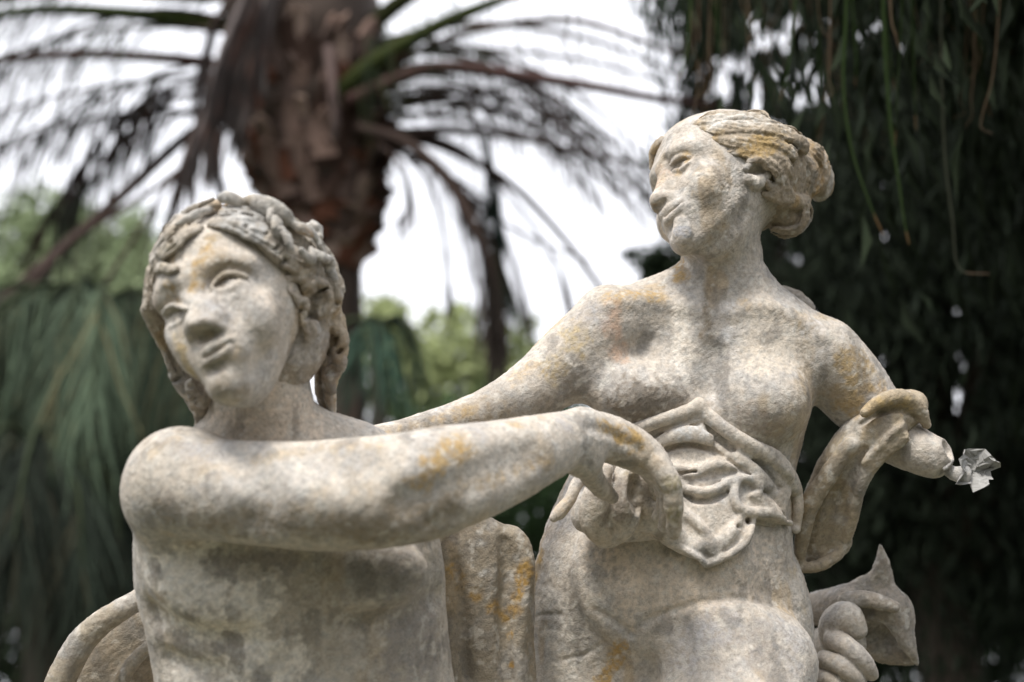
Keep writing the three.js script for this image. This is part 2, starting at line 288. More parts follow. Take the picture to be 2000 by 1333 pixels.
// ---------- the palm behind the youth ----------
{
  const d = 9, foot = onGround(W3(688, 700, d)), palm = thing('palm_tree', foot);
  tag(palm, 'shaggy palm with a rough brown trunk and drooping brown fronds behind the youth', 'palm tree');
  const prof = [[-260, 590, 150], [-60, 592, 152], [120, 600, 150], [240, 606, 140], [330, 614, 128], [400, 630, 112], [450, 645, 84], [490, 656, 56], [540, 664, 40], [640, 672, 36], [760, 680, 37]];
  const tv = new Leaves(), ring = 22, pr = prof.map(p => ({ c: W3(p[1], p[0], d), r: p[2] * d / FPX })); pr.push({ c: foot.clone().setY(0.3), r: 0.14 }, { c: foot.clone().setY(-0.1), r: 0.2 });
  const fine = []; for (let i = 0; i < pr.length - 1; i++) for (let k = 0; k < 6; k++) fine.push({ c: pr[i].c.clone().lerp(pr[i + 1].c, k / 6), r: pr[i].r + (pr[i + 1].r - pr[i].r) * k / 6 });
  fine.forEach((f, i) => { for (let j = 0; j < ring; j++) { const a = j / ring * 6.2832, n = noise3(Math.cos(a) * 3 + 9, i * 0.8, Math.sin(a) * 3), rr = f.r * (0.86 + 0.24 * n); tv.p.push(f.c.x + Math.cos(a) * rr, f.c.y, f.c.z + Math.sin(a) * rr); const k = 0.6 + 0.8 * n; tv.c.push(0.062 * k, 0.044 * k, 0.034 * k); } });
  for (let i = 0; i < fine.length - 1; i++) for (let j = 0; j < ring; j++) { const a = i * ring + j, b = i * ring + (j + 1) % ring; tv.i.push(a, b, b + ring, a, b + ring, a + ring); }
  tv.mesh('trunk', barkMat, palm);
  // the cut leaf bases that stand out of the trunk, each one a wedge with a torn end
  const r = rng(77), geos = [0, 1, 2, 3].map(v => { const g = new THREE.BoxGeometry(1, 1, 1, 3, 4, 1), p = g.attributes.position, q = rng(40 + v);
    for (let i = 0; i < p.count; i++) { const y = p.getY(i) + 0.5, x = p.getX(i); p.setX(i, x * (1 - 0.45 * y) + 0.06 * Math.sin(7 * y + v)); p.setZ(i, p.getZ(i) * (1 - 0.4 * y) - 0.9 * x * x + 0.5 * y * y); if (y > 0.9) p.setY(i, p.getY(i) - 0.35 * noise3(x * 5 + v * 3, v, 1)); }
    g.computeVertexNormals(); return g; });
  const mats = [[0.22, 0.145, 0.115], [0.15, 0.058, 0.032], [0.10, 0.066, 0.053], [0.30, 0.215, 0.17], [0.05, 0.026, 0.017]].map(c => new THREE.MeshStandardMaterial({ color: new THREE.Color().setRGB(...c), roughness: 0.95 }));
  let made = 0;
  for (let row = 0; row < 16; row++) for (let j = 0; j < 13; j++) {
    const py = 110 + row * 25 + r() * 14, k = prof.findIndex(p => p[0] > py), t = (py - prof[k - 1][0]) / (prof[k][0] - prof[k - 1][0]), cx = prof[k - 1][1] + t * (prof[k][1] - prof[k - 1][1]), rad = (prof[k - 1][2] + t * (prof[k][2] - prof[k - 1][2])) * d / FPX, a = (j + row * 0.5 + r() * 0.4) / 13 * 6.2832;
    const c = W3(cx, py, d), m = new THREE.Mesh(geos[made % 4], mats[Math.floor(r() * 5)]); m.name = made ? 'leaf_base_' + String(made).padStart(3, '0') : 'leaf_base'; made++;
    m.position.set(c.x + Math.sin(a) * rad * 0.99, c.y, c.z + Math.cos(a) * rad * 0.99).sub(foot); m.rotation.set(0.3 + 0.55 * r(), a, (r() - 0.5) * 0.5, 'YXZ'); m.scale.set(0.09 + 0.10 * r(), 0.16 + 0.2 * r(), 0.06); m.castShadow = m.receiveShadow = true; palm.add(m);
  }
  const F = (P, o) => frond(path(P, d), { seed: 100 + F.n++, ...o }, 'frond', leafMat, palm); F.n = 0;
  const B = [0.05, 0.034, 0.028];
  // to the left
  F([[520, 40], [420, 46], [250, 26, 8.8], [60, 20, 8.6], [-160, 60, 8.5]], { r0: 0.06, r1: 0.02, rcol: [0.04, 0.055, 0.012], L: 0.5, hang: 0.9 });
  F([[520, -30], [400, -8], [200, -20, 8.6], [0, 0, 8.4], [-150, 60, 8.3]], { r0: 0.06, r1: 0.02, rcol: [0.04, 0.05, 0.015], L: 0.9, hang: 0.9 });
  F([[520, 150], [400, 122], [300, 112, 8.8], [150, 106, 8.6], [-20, 122, 8.4], [-200, 190, 8.3]], { r0: 0.045, r1: 0.016, rcol: [0.10, 0.045, 0.03], L: 1.0, hang: 1, col: DEADC });
  F([[420, 120], [330, 138], [200, 192], [100, 238], [0, 280], [-120, 330]], { r0: 0.014, r1: 0.006, L: 0.8, hang: 1, col: DEADC, keep: 0.5 });
  F([[480, 190], [370, 262], [250, 370, 8.6], [130, 478, 8.3], [0, 590, 8], [-120, 700, 7.8]], { r0: 0.04, r1: 0.03, rcol: B, L: 0.6, hang: 1, col: DEADC, from: 0.4, keep: 0.6 });
  F([[470, 230], [300, 370, 8.4], [140, 470, 8.1], [60, 560, 7.9], [-40, 680, 7.8]], { r0: 0.02, r1: 0.018, rcol: B, L: 0.5, hang: 1, col: DEADC, from: 0.5, keep: 0.5 });
  F([[430, 180], [385, 240, 8.6], [350, 340, 8.4], [322, 450, 8.3], [300, 540, 8.3]], { r0: 0.022, r1: 0.014, rcol: B, L: 0.7, hang: 1, col: DEADC, from: 0.05, keep: 0.5 });
  F([[350, 330, 8.4], [290, 420, 8.2], [200, 560, 8.0], [120, 660, 7.9]], { r0: 0.014, r1: 0.01, rcol: B, L: 0.5, hang: 1, col: DEADC, keep: 0.4 });
  // dead fronds that hang along the trunk
  F([[510, -60, 8.5], [470, 20, 8.45], [432, 110, 8.4], [408, 210, 8.4], [370, 310, 8.4]], { r0: 0.035, r1: 0.02, rcol: [0.15, 0.125, 0.12], L: 0.55, W: 0.03, hang: 1, col: [0.09, 0.075, 0.07] });
  F([[540, -60, 8.45], [512, 30, 8.4], [500, 110, 8.4]], { r0: 0.03, r1: 0.02, rcol: [0.13, 0.11, 0.105], L: 0.4, W: 0.03, hang: 1, col: [0.08, 0.068, 0.062] });
  F([[500, 110, 8.4], [480, 180, 8.4], [455, 250, 8.4]], { r0: 0.025, r1: 0.015, rcol: [0.13, 0.11, 0.105], L: 0.4, W: 0.03, hang: 1, col: [0.08, 0.068, 0.062] });
  F([[640, 90, 8.5], [650, 180, 8.45], [655, 250, 8.45]], { r0: 0.035, r1: 0.03, rcol: [0.14, 0.10, 0.09], L: 0.2, hang: 1, col: DEADC });
  F([[480, -40, 8.7], [420, 40, 8.6], [400, 120, 8.6], [420, 300, 8.6], [440, 370, 8.6]], { r0: 0.02, r1: 0.01, rcol: B, L: 0.45, hang: 1, col: [0.045, 0.038, 0.036] });
  // to the right
  F([[640, 210, 8.7], [710, 140, 8.6], [800, 80, 8.5], [900, 30, 8.4], [1060, -30, 8.2]], { r0: 0.08, r1: 0.02, rcol: [0.035, 0.045, 0.012], L: 0.7, hang: 0.8 });
  F([[660, 120], [760, 20, 8.8], [880, -60, 8.6]], { r0: 0.08, r1: 0.04, rcol: [0.03, 0.035, 0.012], L: 0.9, hang: 0.9 });
  F([[690, 170, 8.8], [800, 110, 8.6], [900, 66, 8.5], [1000, 46, 8.4], [1130, 40, 8.2], [1260, 82, 8], [1420, 140, 7.8]], { r0: 0.03, r1: 0.012, rcol: [0.07, 0.04, 0.032], L: 0.55, hang: 1, col: DEADC });
  F([[680, 200, 8.6], [760, 162, 8.5], [850, 132, 8.4], [1000, 146, 8.2], [1150, 168, 8], [1270, 190, 7.9], [1450, 215, 7.8]], { r0: 0.05, r1: 0.018, rcol: [0.07, 0.04, 0.035], L: 0.5, hang: 1, col: DEADC });
  F([[700, 200, 8.8], [800, 186, 8.7], [900, 196, 8.6], [1000, 168, 8.5], [1060, 220, 8.4], [1150, 292, 8.3], [1262, 386, 8.2], [1380, 480, 8.1]], { r0: 0.018, r1: 0.01, rcol: B, L: 0.45, hang: 1, col: DEADC, keep: 0.6 });
  F([[680, 260, 8.7], [780, 258, 8.6], [900, 256, 8.5], [1050, 276, 8.4], [1150, 302, 8.3], [1266, 322, 8.2], [1400, 360, 8.1]], { r0: 0.035, r1: 0.008, rcol: B, L: 0.55, hang: 1, col: DEADC, keep: 0.6 });
  F([[700, 262, 8.8], [800, 268, 8.7], [900, 302, 8.6], [1000, 362, 8.5], [1080, 442, 8.4], [1172, 560, 8.3], [1240, 680, 8.3]], { r0: 0.034, r1: 0.014, rcol: B, L: 0.5, hang: 1, col: DEADC, keep: 0.6 });
  F([[700, 250, 8.6], [800, 282, 8.4], [880, 362, 8.3], [930, 452, 8.2], [968, 560, 8.2], [975, 700, 8.2]], { r0: 0.04, r1: 0.03, rcol: B, L: 0.6, W: 0.03, hang: 1, col: [0.045, 0.036, 0.03], from: 0.35 });
  F([[720, 270, 8.9], [820, 296, 8.8], [900, 370, 8.7], [960, 470, 8.7], [1010, 600, 8.7]], { r0: 0.026, r1: 0.016, rcol: B, L: 0.6, hang: 1, col: [0.03, 0.042, 0.028], keep: 0.7, from: 0.3 });
  F([[720, 230, 9.1], [860, 190, 9], [940, 250, 8.9], [965, 400, 8.9], [975, 520, 8.9]], { r0: 0.02, r1: 0.012, rcol: [0.03, 0.04, 0.025], L: 0.6, hang: 1, col: [0.02, 0.042, 0.032] });
  F([[700, 240, 9.2], [800, 230, 9.2], [900, 210, 9.2], [1020, 240, 9.2], [1120, 330, 9.2]], { r0: 0.02, r1: 0.008, L: 0.4, hang: 1, col: DEADC, keep: 0.5 });
  for (const P of [[[740, 250], [860, 330, 8.8], [905, 430, 8.7], [935, 560, 8.6], [950, 680, 8.6]], [[740, 240], [900, 290, 8.8], [1010, 400, 8.6], [1090, 520, 8.5], [1125, 620, 8.5]], [[740, 220], [900, 232, 8.8], [1050, 274, 8.6], [1180, 352, 8.5], [1270, 450, 8.4]], [[740, 260], [836, 356, 8.9], [868, 470, 8.8], [884, 610, 8.8]], [[730, 180], [880, 172, 8.7], [1000, 192, 8.6], [1120, 252, 8.5], [1235, 340, 8.4], [1300, 420, 8.4]], [[740, 270], [870, 346, 9], [960, 420, 9], [1060, 474, 9], [1150, 510, 9]], [[720, 120], [860, 96, 8.8], [1000, 100, 8.6], [1150, 120, 8.5], [1330, 170, 8.3]], [[740, 280], [930, 380, 9.2], [1000, 500, 9.2], [1040, 640, 9.2]]]) F(P.map(p => [p[0], p[1], p[2] ?? 9]), { r0: 0.018, r1: 0.009, rcol: B, L: 0.4, W: 0.02, hang: 1, col: DEADC, keep: 0.4, from: 0.2, jit: 0.35 });
  const q = rng(505);
  for (let i = 0; i < 16; i++) {                    // thin old fronds all round the head of the palm
    const sgn = i % 2 ? 1 : -1, y0 = 60 + 210 * q(), reach = 380 + 380 * q(), lift = -90 + 130 * q(), fall = 120 + 380 * q(), d1 = 8.4 + 1.3 * q(), x0 = 600 + sgn * 90;
    F([[x0 - sgn * 60, y0 + 10, 9], [x0 + sgn * reach * 0.3, y0 + lift * 0.8, 8.9], [x0 + sgn * reach * 0.65, y0 + lift + fall * 0.3, (8.9 + d1) / 2], [x0 + sgn * reach, y0 + lift + fall, d1]], { r0: 0.016 + 0.012 * q(), r1: 0.006, rcol: B, L: 0.35 + 0.35 * q(), hang: 0.9, col: q() > 0.5 ? DEADC : [0.03, 0.04, 0.026], keep: sgn > 0 ? 0.22 : 0.45, jit: 0.4, from: 0.3 });
  }
  for (let i = 0; i < 10; i++) { const x = 410 + 110 * q(), y0 = -60 + 160 * q(); F([[x + 40, y0 - 60, 8.5], [x, y0 + 60, 8.42], [x - 20 - 40 * q(), y0 + 160 + 80 * q(), 8.4]], { r0: 0.016, r1: 0.008, rcol: [0.12, 0.10, 0.095], L: 0.4, W: 0.02, hang: 1, col: [0.075, 0.063, 0.058], jit: 0.3 }); }
  F([[740, 280, 8.5], [790, 330, 8.4], [800, 400, 8.4], [770, 440, 8.4]], { r0: 0.016, r1: 0.01, rcol: B, L: 0.3, hang: 1, col: DEADC });
}
// ---------- green weeping palms at the left ----------
function weeper(name, at, px, py, d, n, seed, label, o = {}) {
  const r = rng(seed), top = W3(px, py, d), foot = onGround(top), g = thing(name, foot); tag(g, label, o.category ?? 'palm tree', o.group);
  const tv = new Leaves(); tv.tube(curve([foot.clone().setY(-0.1), foot.clone().lerp(top, 0.5).add(new THREE.Vector3(0.1, 0, 0)), top], 10), o.tr ?? 0.11, (o.tr ?? 0.11) * 0.8, [0.05, 0.04, 0.03], 8); tv.mesh('trunk', barkMat, g);
  for (let i = 0; i < n; i++) {
    const a = i * 2.4 + r() * 0.5, up = (o.up ?? 0.5) * (0.4 + r()), R = (o.R ?? 1.3) * (0.6 + 0.6 * r()), dir = new THREE.Vector3(Math.cos(a), 0, Math.sin(a)), P = [top.clone()];
    for (let k = 1; k <= 4; k++) P.push(top.clone().addScaledVector(dir, R * (k / 4) * (1 - 0.06 * k)).add(new THREE.Vector3(0, up * Math.sin(k / 4 * 2.0) - R * 0.75 * (k / 4) ** 2.4, 0)));
    frond(P, { r0: 0.022, r1: 0.006, L: o.L ?? 0.8, W: o.W ?? 0.008, gap: o.gap ?? 0.021, hang: 0.85, jit: 0.5, col: vnoiseColor(o.col ?? [0.05, 0.07, 0.045], 0.6, r()), rcol: [0.03, 0.04, 0.02], seed: seed * 50 + i, from: 0.08 }, 'frond', leafMat, g);
  }
}
weeper('weeping_palm', 0, 195, 600, 8.2, 30, 3, 'dark green palm with a starburst of hanging leaves beside the head of the youth', { R: 1.1, up: 0.15, L: 1.0, W: 0.010 });
weeper('weeping_palm', 0, -10, 720, 9, 30, 4, 'dark drooping palm at the far left edge', { R: 1.3, up: 0.5, L: 1.2, W: 0.010 });
weeper('weeping_palm', 0, 300, 800, 9, 24, 5, 'low dark palm behind the shoulder of the youth', { R: 1.0, up: 0.4, L: 1.0, col: [0.028, 0.038, 0.027] });
weeper('weeping_palm', 0, 90, 940, 7.4, 26, 6, 'lowest drooping palm in the left corner', { R: 0.95, up: 0.3, L: 1.0, col: [0.026, 0.035, 0.025] });
weeper('weeping_palm', 0, 735, 640, 8.5, 14, 8, 'blue green palm with hanging blades between the two statues', { R: 0.36, up: 0.1, L: 0.7, W: 0.014, gap: 0.05, tr: 0.06, col: [0.028, 0.052, 0.036] });
// ---------- broad trees ----------
const GAPS = []; {                                  // see-through gaps in the dark crowns: straight channels of a few centimetres
  const r = rng(808), add = (x, y, q, n, sx, sy) => { for (let i = 0; i < n * 1.7; i++) { const X = x + (r() - 0.5) * sx, Y = y + (r() - 0.5) * sy, a = W3(X, Y, 3), b = W3(X + (r() - 0.5) * 6, Y + (r() - 0.5) * 6, 16); GAPS.push({ a, t: b.sub(a).normalize(), q: (q * (0.25 + 0.5 * r())) / FPX }); } };
  add(1525, 110, 9, 26, 130, 190); add(1440, 200, 12, 18, 90, 200); add(1570, 240, 7, 6, 150, 40); add(1580, 170, 6, 6, 90, 90); add(1870, 740, 4.5, 14, 90, 140); add(1580, 605, 7, 4, 60, 30); add(1540, 470, 6, 3, 60, 80); add(1750, 700, 5, 3, 60, 60); add(1880, 600, 5, 3, 40, 30); add(1690, 60, 6, 5, 160, 100); add(1560, 880, 5, 3, 60, 60); add(1800, 1000, 4, 5, 300, 300); add(1750, 420, 4, 4, 300, 200);
}
// blobs: [px, py, distance, radius m, squash]; leaves lie in clumps through each blob
function tree(label, footAt, blobs, { n = 6000, size = 0.08, col = [0.04, 0.06, 0.02], seed = 1, tr = 0.16, droop = 0, clump = 0.5, group, name = 'tree', shell = 0.5, gaps } = {}) {
  const foot = onGround(W3(...footAt)), g = thing(name, foot), r = rng(seed), tv = new Leaves(), lv = new Leaves(); tag(g, label, 'tree', group);
  const vol = blobs.map(b => b[3] ** 2), tot = vol.reduce((a, b) => a + b), top = W3(blobs[0][0], blobs[0][1], blobs[0][2]), bole = foot.clone().lerp(top, 0.55); bole.x = foot.x * 0.7 + bole.x * 0.3;
  tv.tube(curve([foot.clone().setY(-0.1), foot.clone().lerp(bole, 0.5).add(new THREE.Vector3(0.08, 0, 0.05)), bole], 10), tr, tr * 0.6, [0.05, 0.038, 0.028], 9);
  blobs.forEach((b, bi) => {
    const c = W3(b[0], b[1], b[2]); tv.tube(curve([bole.clone(), bole.clone().lerp(c, 0.5).add(new THREE.Vector3(0, -0.1 * b[3], 0)), c], 8), tr * 0.45, tr * 0.1, [0.05, 0.038, 0.028], 6);
    const m = Math.round(n * vol[bi] / tot), nc = Math.max(6, Math.round(m / 60)), cl = Array.from({ length: nc }, () => { const u = r() * 2 - 1, a = r() * 6.2832, q = Math.sqrt(1 - u * u), R = b[3] * (shell + (1 - shell) * r()) * (0.85 + 0.3 * r()); return [c.x + R * q * Math.cos(a), c.y + R * u * (b[4] ?? 0.85), c.z + R * q * Math.sin(a), 0.5 + r()]; });
    for (let i = 0; i < m; i++) {
      const k = cl[Math.floor(r() * nc)], R = b[3] * clump * (0.3 + 0.5 * r()), u = r() * 2 - 1, a = r() * 6.2832, q = Math.sqrt(1 - u * u), rr = R * Math.cbrt(r());
      const o = new THREE.Vector3(k[0] + rr * q * Math.cos(a), k[1] + rr * u * (1 + droop), k[2] + rr * q * Math.sin(a)), d = new THREE.Vector3(r() - 0.5, (r() - 0.5) - droop * 1.2, r() - 0.5).normalize(), w = new THREE.Vector3(r() - 0.5, r() - 0.5, r() - 0.5).cross(d).normalize();
      if (gaps && GAPS.some(q => { const v = o.clone().addScaledVector(d, size * 0.5).sub(q.a), h = v.dot(q.t); return v.lengthSq() - h * h < (q.q * (3 + h) + size * 0.45) ** 2; })) continue;
      lv.quad(o, d, w, size * (0.7 + 0.7 * r()) * (1 + droop), size * 0.5 * (0.7 + 0.6 * r()) / (1 + droop), vnoiseColor(col, 0.35, 0.5 * k[3] - 0.25 + 0.6 * r()));
    }
  });
  tv.mesh('trunk', barkMat, g); lv.mesh('crown', leafMat, g); return g;
}
tree('pale yellow green bushy tree far behind, between the statues', [880, 900, 20], [[750, 700, 20, 0.75], [840, 640, 21, 0.5], [890, 740, 20, 0.8], [770, 610, 21, 0.35], [960, 720, 20, 0.6], [720, 620, 21, 0.4], [820, 810, 20, 0.9], [1010, 680, 20, 0.4], [900, 620, 21, 0.3]], { n: 5200, size: 0.15, col: [0.30, 0.34, 0.16], seed: 31, clump: 0.7, shell: 0.3 });  // distant haze put into the leaf colour, paler than real leaves
tree('darker green tree behind the resting arm of the woman', [960, 1000, 15], [[960, 900, 15, 1.0], [1060, 1000, 14, 1.1], [850, 930, 15, 0.9], [1100, 860, 15, 0.8], [700, 1000, 15, 1.1]], { n: 14000, size: 0.1, col: [0.045, 0.075, 0.03], seed: 32 });
tree('pale green tree far off under the left fronds', [120, 900, 19], [[110, 500, 19, 0.85], [60, 620, 18, 0.9], [210, 560, 19, 0.8], [20, 500, 20, 0.6], [290, 600, 19, 0.8], [330, 520, 20, 0.6], [80, 430, 20, 0.5], [230, 470, 20, 0.5], [160, 450, 20, 0.4]], { n: 11000, size: 0.13, clump: 0.7, col: [0.22, 0.27, 0.15], seed: 33 });
tree('tall dark green tree that fills the left background', [100, 1200, 11], [[40, 900, 11, 1.2], [220, 960, 11.5, 1.3], [330, 800, 12, 1.0], [150, 1150, 11, 1.4], [350, 1150, 11, 1.2], [-80, 1100, 11, 1.4]], { n: 22000, size: 0.1, col: [0.025, 0.04, 0.02], seed: 34 });
tree('dark leafy tree low behind the hips of the woman', [1150, 1300, 10], [[980, 1120, 10, 0.9], [1150, 1200, 10, 1.0], [1080, 980, 10.5, 0.6], [1650, 1150, 9, 0.9], [1800, 1250, 9, 1.0]], { n: 14000, size: 0.08, col: [0.03, 0.055, 0.02], seed: 35 });
tree('dense black green weeping tree at the right, nearest the woman', [1850, 1333, 6.4], [[1740, 330, 7.2, 0.5], [1800, 130, 6.8, 0.7], [1850, 320, 6.4, 0.95], [1720, 520, 6.8, 0.8], [1900, 700, 6.4, 1.0], [1700, 820, 7, 0.8], [1620, 640, 7.6, 0.55], [1980, 1000, 6.4, 1.0], [1780, 1080, 7, 0.85], [2150, 500, 6, 1.2], [2050, 60, 6, 1.1], [1850, -120, 6.2, 1.0]], { n: 60000, size: 0.045, col: [0.012, 0.018, 0.010], gaps: 1, seed: 36, droop: 1, clump: 0.55, tr: 0.22 });
tree('second dark tree standing behind the weeping tree', [1800, 1333, 10], [[1850, 200, 10, 1.2], [1700, 560, 10, 0.9], [1950, 620, 10, 1.4], [1650, 800, 10.4, 0.9], [1800, 950, 10, 1.3], [2050, 950, 10, 1.4], [1780, 40, 10, 0.9]], { n: 60000, size: 0.10, col: [0.009, 0.013, 0.008], gaps: 1, seed: 37, tr: 0.25 });
tree('thin leafy tree with sky showing through, above the head of the woman', [1600, 1333, 8], [[1480, 120, 8, 0.42], [1440, 300, 8, 0.4], [1560, 230, 8, 0.45], [1540, 30, 8, 0.5], [1600, 420, 8, 0.4], [1560, 600, 8, 0.45], [1420, -60, 8, 0.5]], { n: 16000, size: 0.06, col: [0.014, 0.022, 0.012], gaps: 1, seed: 41, droop: 1.2, tr: 0.09, shell: 0.2, clump: 0.8 });
tree('small dark branch of leaves left of her neck', [1330, 1300, 9], [[1300, 520, 9, 0.24], [1265, 560, 9, 0.2], [1345, 540, 9, 0.28], [1210, 600, 9, 0.2]], { n: 2200, size: 0.06, col: [0.02, 0.032, 0.016], seed: 38, tr: 0.05, shell: 0.1 });
tree('overhanging crown added above the woman for shade, mostly out of the frame', [2500, 900, 4.2], [[1800, -900, 4.0, 0.9, 0.5], [2200, -800, 3.8, 1.0, 0.6], [2500, -100, 4.2, 1.1, 0.8], [2000, -1000, 3.6, 1.2, 0.5], [2500, -600, 3.2, 1.2, 0.6], [2700, 300, 4.4, 1.2]], { n: 40000, size: 0.06, col: [0.018, 0.026, 0.013], seed: 39, droop: 1, tr: 0.2 });  // crown added overhead to shade the right side from the sky
for (const [x, z, h, sd] of [[-7, 5.5, 4.6, 51], [-2.5, 8, 5.0, 52], [2.5, 7.5, 5.0, 53], [6.5, 4.5, 5.0, 54], [-8.5, 0.5, 4.0, 55], [7.5, 0, 5.0, 56]]) {  // unseen trees added behind the viewer to cut low sky light
  const foot = new THREE.Vector3(x, 0, z), g = thing('added_shade_tree', foot), r = rng(sd), tv = new Leaves(), lv = new Leaves(); tag(g, 'unseen tree added behind the viewer for shade', 'tree', 'unseen trees added behind the viewer for shade');
  tv.tube([foot.clone().setY(-0.1), foot.clone().setY(h * 0.5), foot.clone().setY(h * 0.8)], 0.18, 0.1, [0.05, 0.04, 0.03], 8); tv.mesh('trunk', barkMat, g);
  for (let i = 0; i < 8000; i++) { const u = r() * 2 - 1, a = r() * 6.2832, q = Math.sqrt(1 - u * u), R = Math.cbrt(r()); lv.quad(new THREE.Vector3(x + 2.1 * R * q * Math.cos(a), h * 0.55 + h * 0.5 * R * u, z + 1.6 * R * q * Math.sin(a)), new THREE.Vector3(r() - 0.5, r() - 0.6, r() - 0.5).normalize(), new THREE.Vector3(r() - 0.5, 0.2, r() - 0.5).normalize(), 0.25, 0.2, vnoiseColor([0.035, 0.055, 0.02], 0.4, r())); }
  lv.mesh('crown', leafMat, g);
}
// ---------- blades and dry tendrils that hang into the picture ----------
{
  const foot = onGround(W3(2420, 900, 4.0)), g = thing('weeping_tree', foot); tag(g, 'slender weeping tree whose long green blades and dry curls hang beside the woman', 'tree');
  const tv = new Leaves(), limb = W3(2350, -300, 3.7); tv.tube(curve([foot.clone().setY(-0.1), W3(2420, 400, 3.9), limb], 12), 0.07, 0.05, [0.05, 0.04, 0.03], 8);
  tv.tube(curve([limb, W3(2050, -330, 3.4), W3(1700, -220, 3.3), W3(1400, -160, 3.6), W3(1000, -140, 4.2)], 20), 0.03, 0.008, [0.05, 0.04, 0.03], 6); tv.mesh('trunk', barkMat, g);
  const r = rng(91), mat = leafMat, G = [0.034, 0.058, 0.018], T = [0.17, 0.105, 0.05], K = [0.17, 0.12, 0.08];
  const hang = (P, d, w, c0, c1, name) => { const lv = new Leaves(), q = curve(path(P, d), 26), n = new THREE.Vector3(0.2, 0.1, 1).normalize(), b = Math.floor(q.length * 0.86); lv.blade(q, w, n, c0); const k = q.length; for (let i = b; i < k; i++) for (let s = 0; s < 2; s++) for (let j = 0; j < 3; j++) lv.c[(2 * i + s) * 3 + j] = c1[j]; return lv.mesh(name, mat, g); };
  hang([[1660, -200], [1652, 40], [1648, 170], [1664, 290], [1700, 400], [1726, 460]], 2.95, 0.0085, G, T, 'hanging_leaf');
  hang([[1722, -200], [1728, 80], [1742, 260], [1758, 370], [1768, 440], [1776, 478]], 2.95, 0.009, G, T, 'hanging_leaf_001');
  hang([[1838, -200], [1840, 150], [1848, 330], [1862, 440], [1868, 510], [1880, 530], [1935, 535]], 3.1, 0.006, [0.08, 0.085, 0.06], K, 'hanging_leaf_002');
  let m = 3;
  for (let i = 0; i < 85; i++) {
    const x = 1340 + 640 * r(), d = 2.9 + 2.2 * r(), y1 = 40 + 260 * r() ** 1.6, dry = r() > 0.5, sw = (r() - 0.5) * 110, P = [[x, -220], [x + sw * 0.2, y1 * 0.3 - 60], [x + sw * 0.6, y1 * 0.7], [x + sw + (r() - 0.5) * 20, y1]]; if (dry) P.push([x + sw + (r() - 0.5) * 50, y1 + 25], [x + sw + (r() - 0.5) * 60, y1 + 30 + 25 * r()]);
    hang(P, d, dry ? 0.0025 + 0.0025 * r() : 0.004 + 0.004 * r(), dry ? K : vnoiseColor(G, 0.6, r()), dry ? K : T, 'hanging_leaf_' + String(m++).padStart(3, '0'));
  }
  for (let i = 0; i < 16; i++) { const x = 900 + 480 * r(), d = 3.6 + 1.4 * r(), y1 = 40 + 130 * r(), sw = (r() - 0.5) * 30; hang([[x, -220], [x + sw * 0.3, -40], [x + sw, y1]], d, 0.004 + 0.004 * r(), vnoiseColor([0.05, 0.07, 0.04], 0.5, r()), K, 'hanging_leaf_' + String(m++).padStart(3, '0')); }
}
// ---------- plinth under the two figures ----------
{
  const at = onGround(W3(960, 1400, 1.98)), g = thing('plinth', at); tag(g, 'stone plinth that carries the two statues', 'plinth');
  const m = new THREE.MeshStandardMaterial({ color: new THREE.Color().setRGB(0.36, 0.32, 0.26), roughness: 0.9, bumpMap: grainBump, bumpScale: 0.002 });
  const slab = (name, w, h, d, y) => { const s = new THREE.Shape(), r = 0.02; s.moveTo(-w / 2 + r, -d / 2); s.lineTo(w / 2 - r, -d / 2); s.lineTo(w / 2, -d / 2 + r); s.lineTo(w / 2, d / 2 - r); s.lineTo(w / 2 - r, d / 2); s.lineTo(-w / 2 + r, d / 2); s.lineTo(-w / 2, d / 2 - r); s.lineTo(-w / 2, -d / 2 + r); const q = new THREE.ExtrudeGeometry(s, { depth: h - 0.02, bevelThickness: 0.01, bevelSize: 0.01, bevelSegments: 2 }); q.rotateX(-Math.PI / 2); const e = new THREE.Mesh(q, m); e.name = name; e.position.y = y + 0.01; e.castShadow = e.receiveShadow = true; g.add(e); };
  slab('base', 1.3, 0.22, 0.9, 0); slab('shaft', 1.12, 0.52, 0.72, 0.222); slab('cornice', 1.24, 0.14, 0.84, 0.744);
}
// ---------- a carved head in its own frame (metres; x to the figure's left, y up, z out of the face) ----------
function headFrame(px, py, d, ax, ay, az, s) {
  const e = new THREE.Matrix4().makeRotationZ(az * Math.PI / 180).multiply(new THREE.Matrix4().makeRotationX(ax * Math.PI / 180)).multiply(new THREE.Matrix4().makeRotationY(ay * Math.PI / 180)).elements, c = V(px, py, d);
  const dir = p => [e[0] * p[0] + e[4] * p[1] + e[8] * p[2], e[1] * p[0] + e[5] * p[1] + e[9] * p[2], e[2] * p[0] + e[6] * p[1] + e[10] * p[2]];
  const at = p => addv(c, mul(dir(p), s));
  return {
    at, dir, s,
    ell(f, x, y, z, rx, ry, rz, k = 0.014, op = 0) { const C = at([x, y, z]), q = seg(C, addv(C, mul(dir([0, 1, 0]), 1e-7)), dir([0, 0, 1]), rx * s, rz * s, rx * s, rz * s); q.t = dir([0, 1, 0]); q.n = dir([0, 0, 1]); q.w = dir([1, 0, 0]); q.L = 0; q.cc = ry * s; q.R = Math.max(rx, ry, rz) * s; q.c = C; f.push(op, k, [q]); },
    bar(f, P, k = 0.006, op = 0, m = 4, n = [0, 0, 1]) { const Q = catmull(P, m), g = []; for (let i = 0; i < Q.length - 1; i++) g.push(seg(at(Q[i]), at(Q[i + 1]), dir(n), Q[i][3] * s, (Q[i][4] ?? Q[i][3]) * s, Q[i + 1][3] * s, (Q[i + 1][4] ?? Q[i + 1][3]) * s)); f.push(op, k, g); },
  };
}
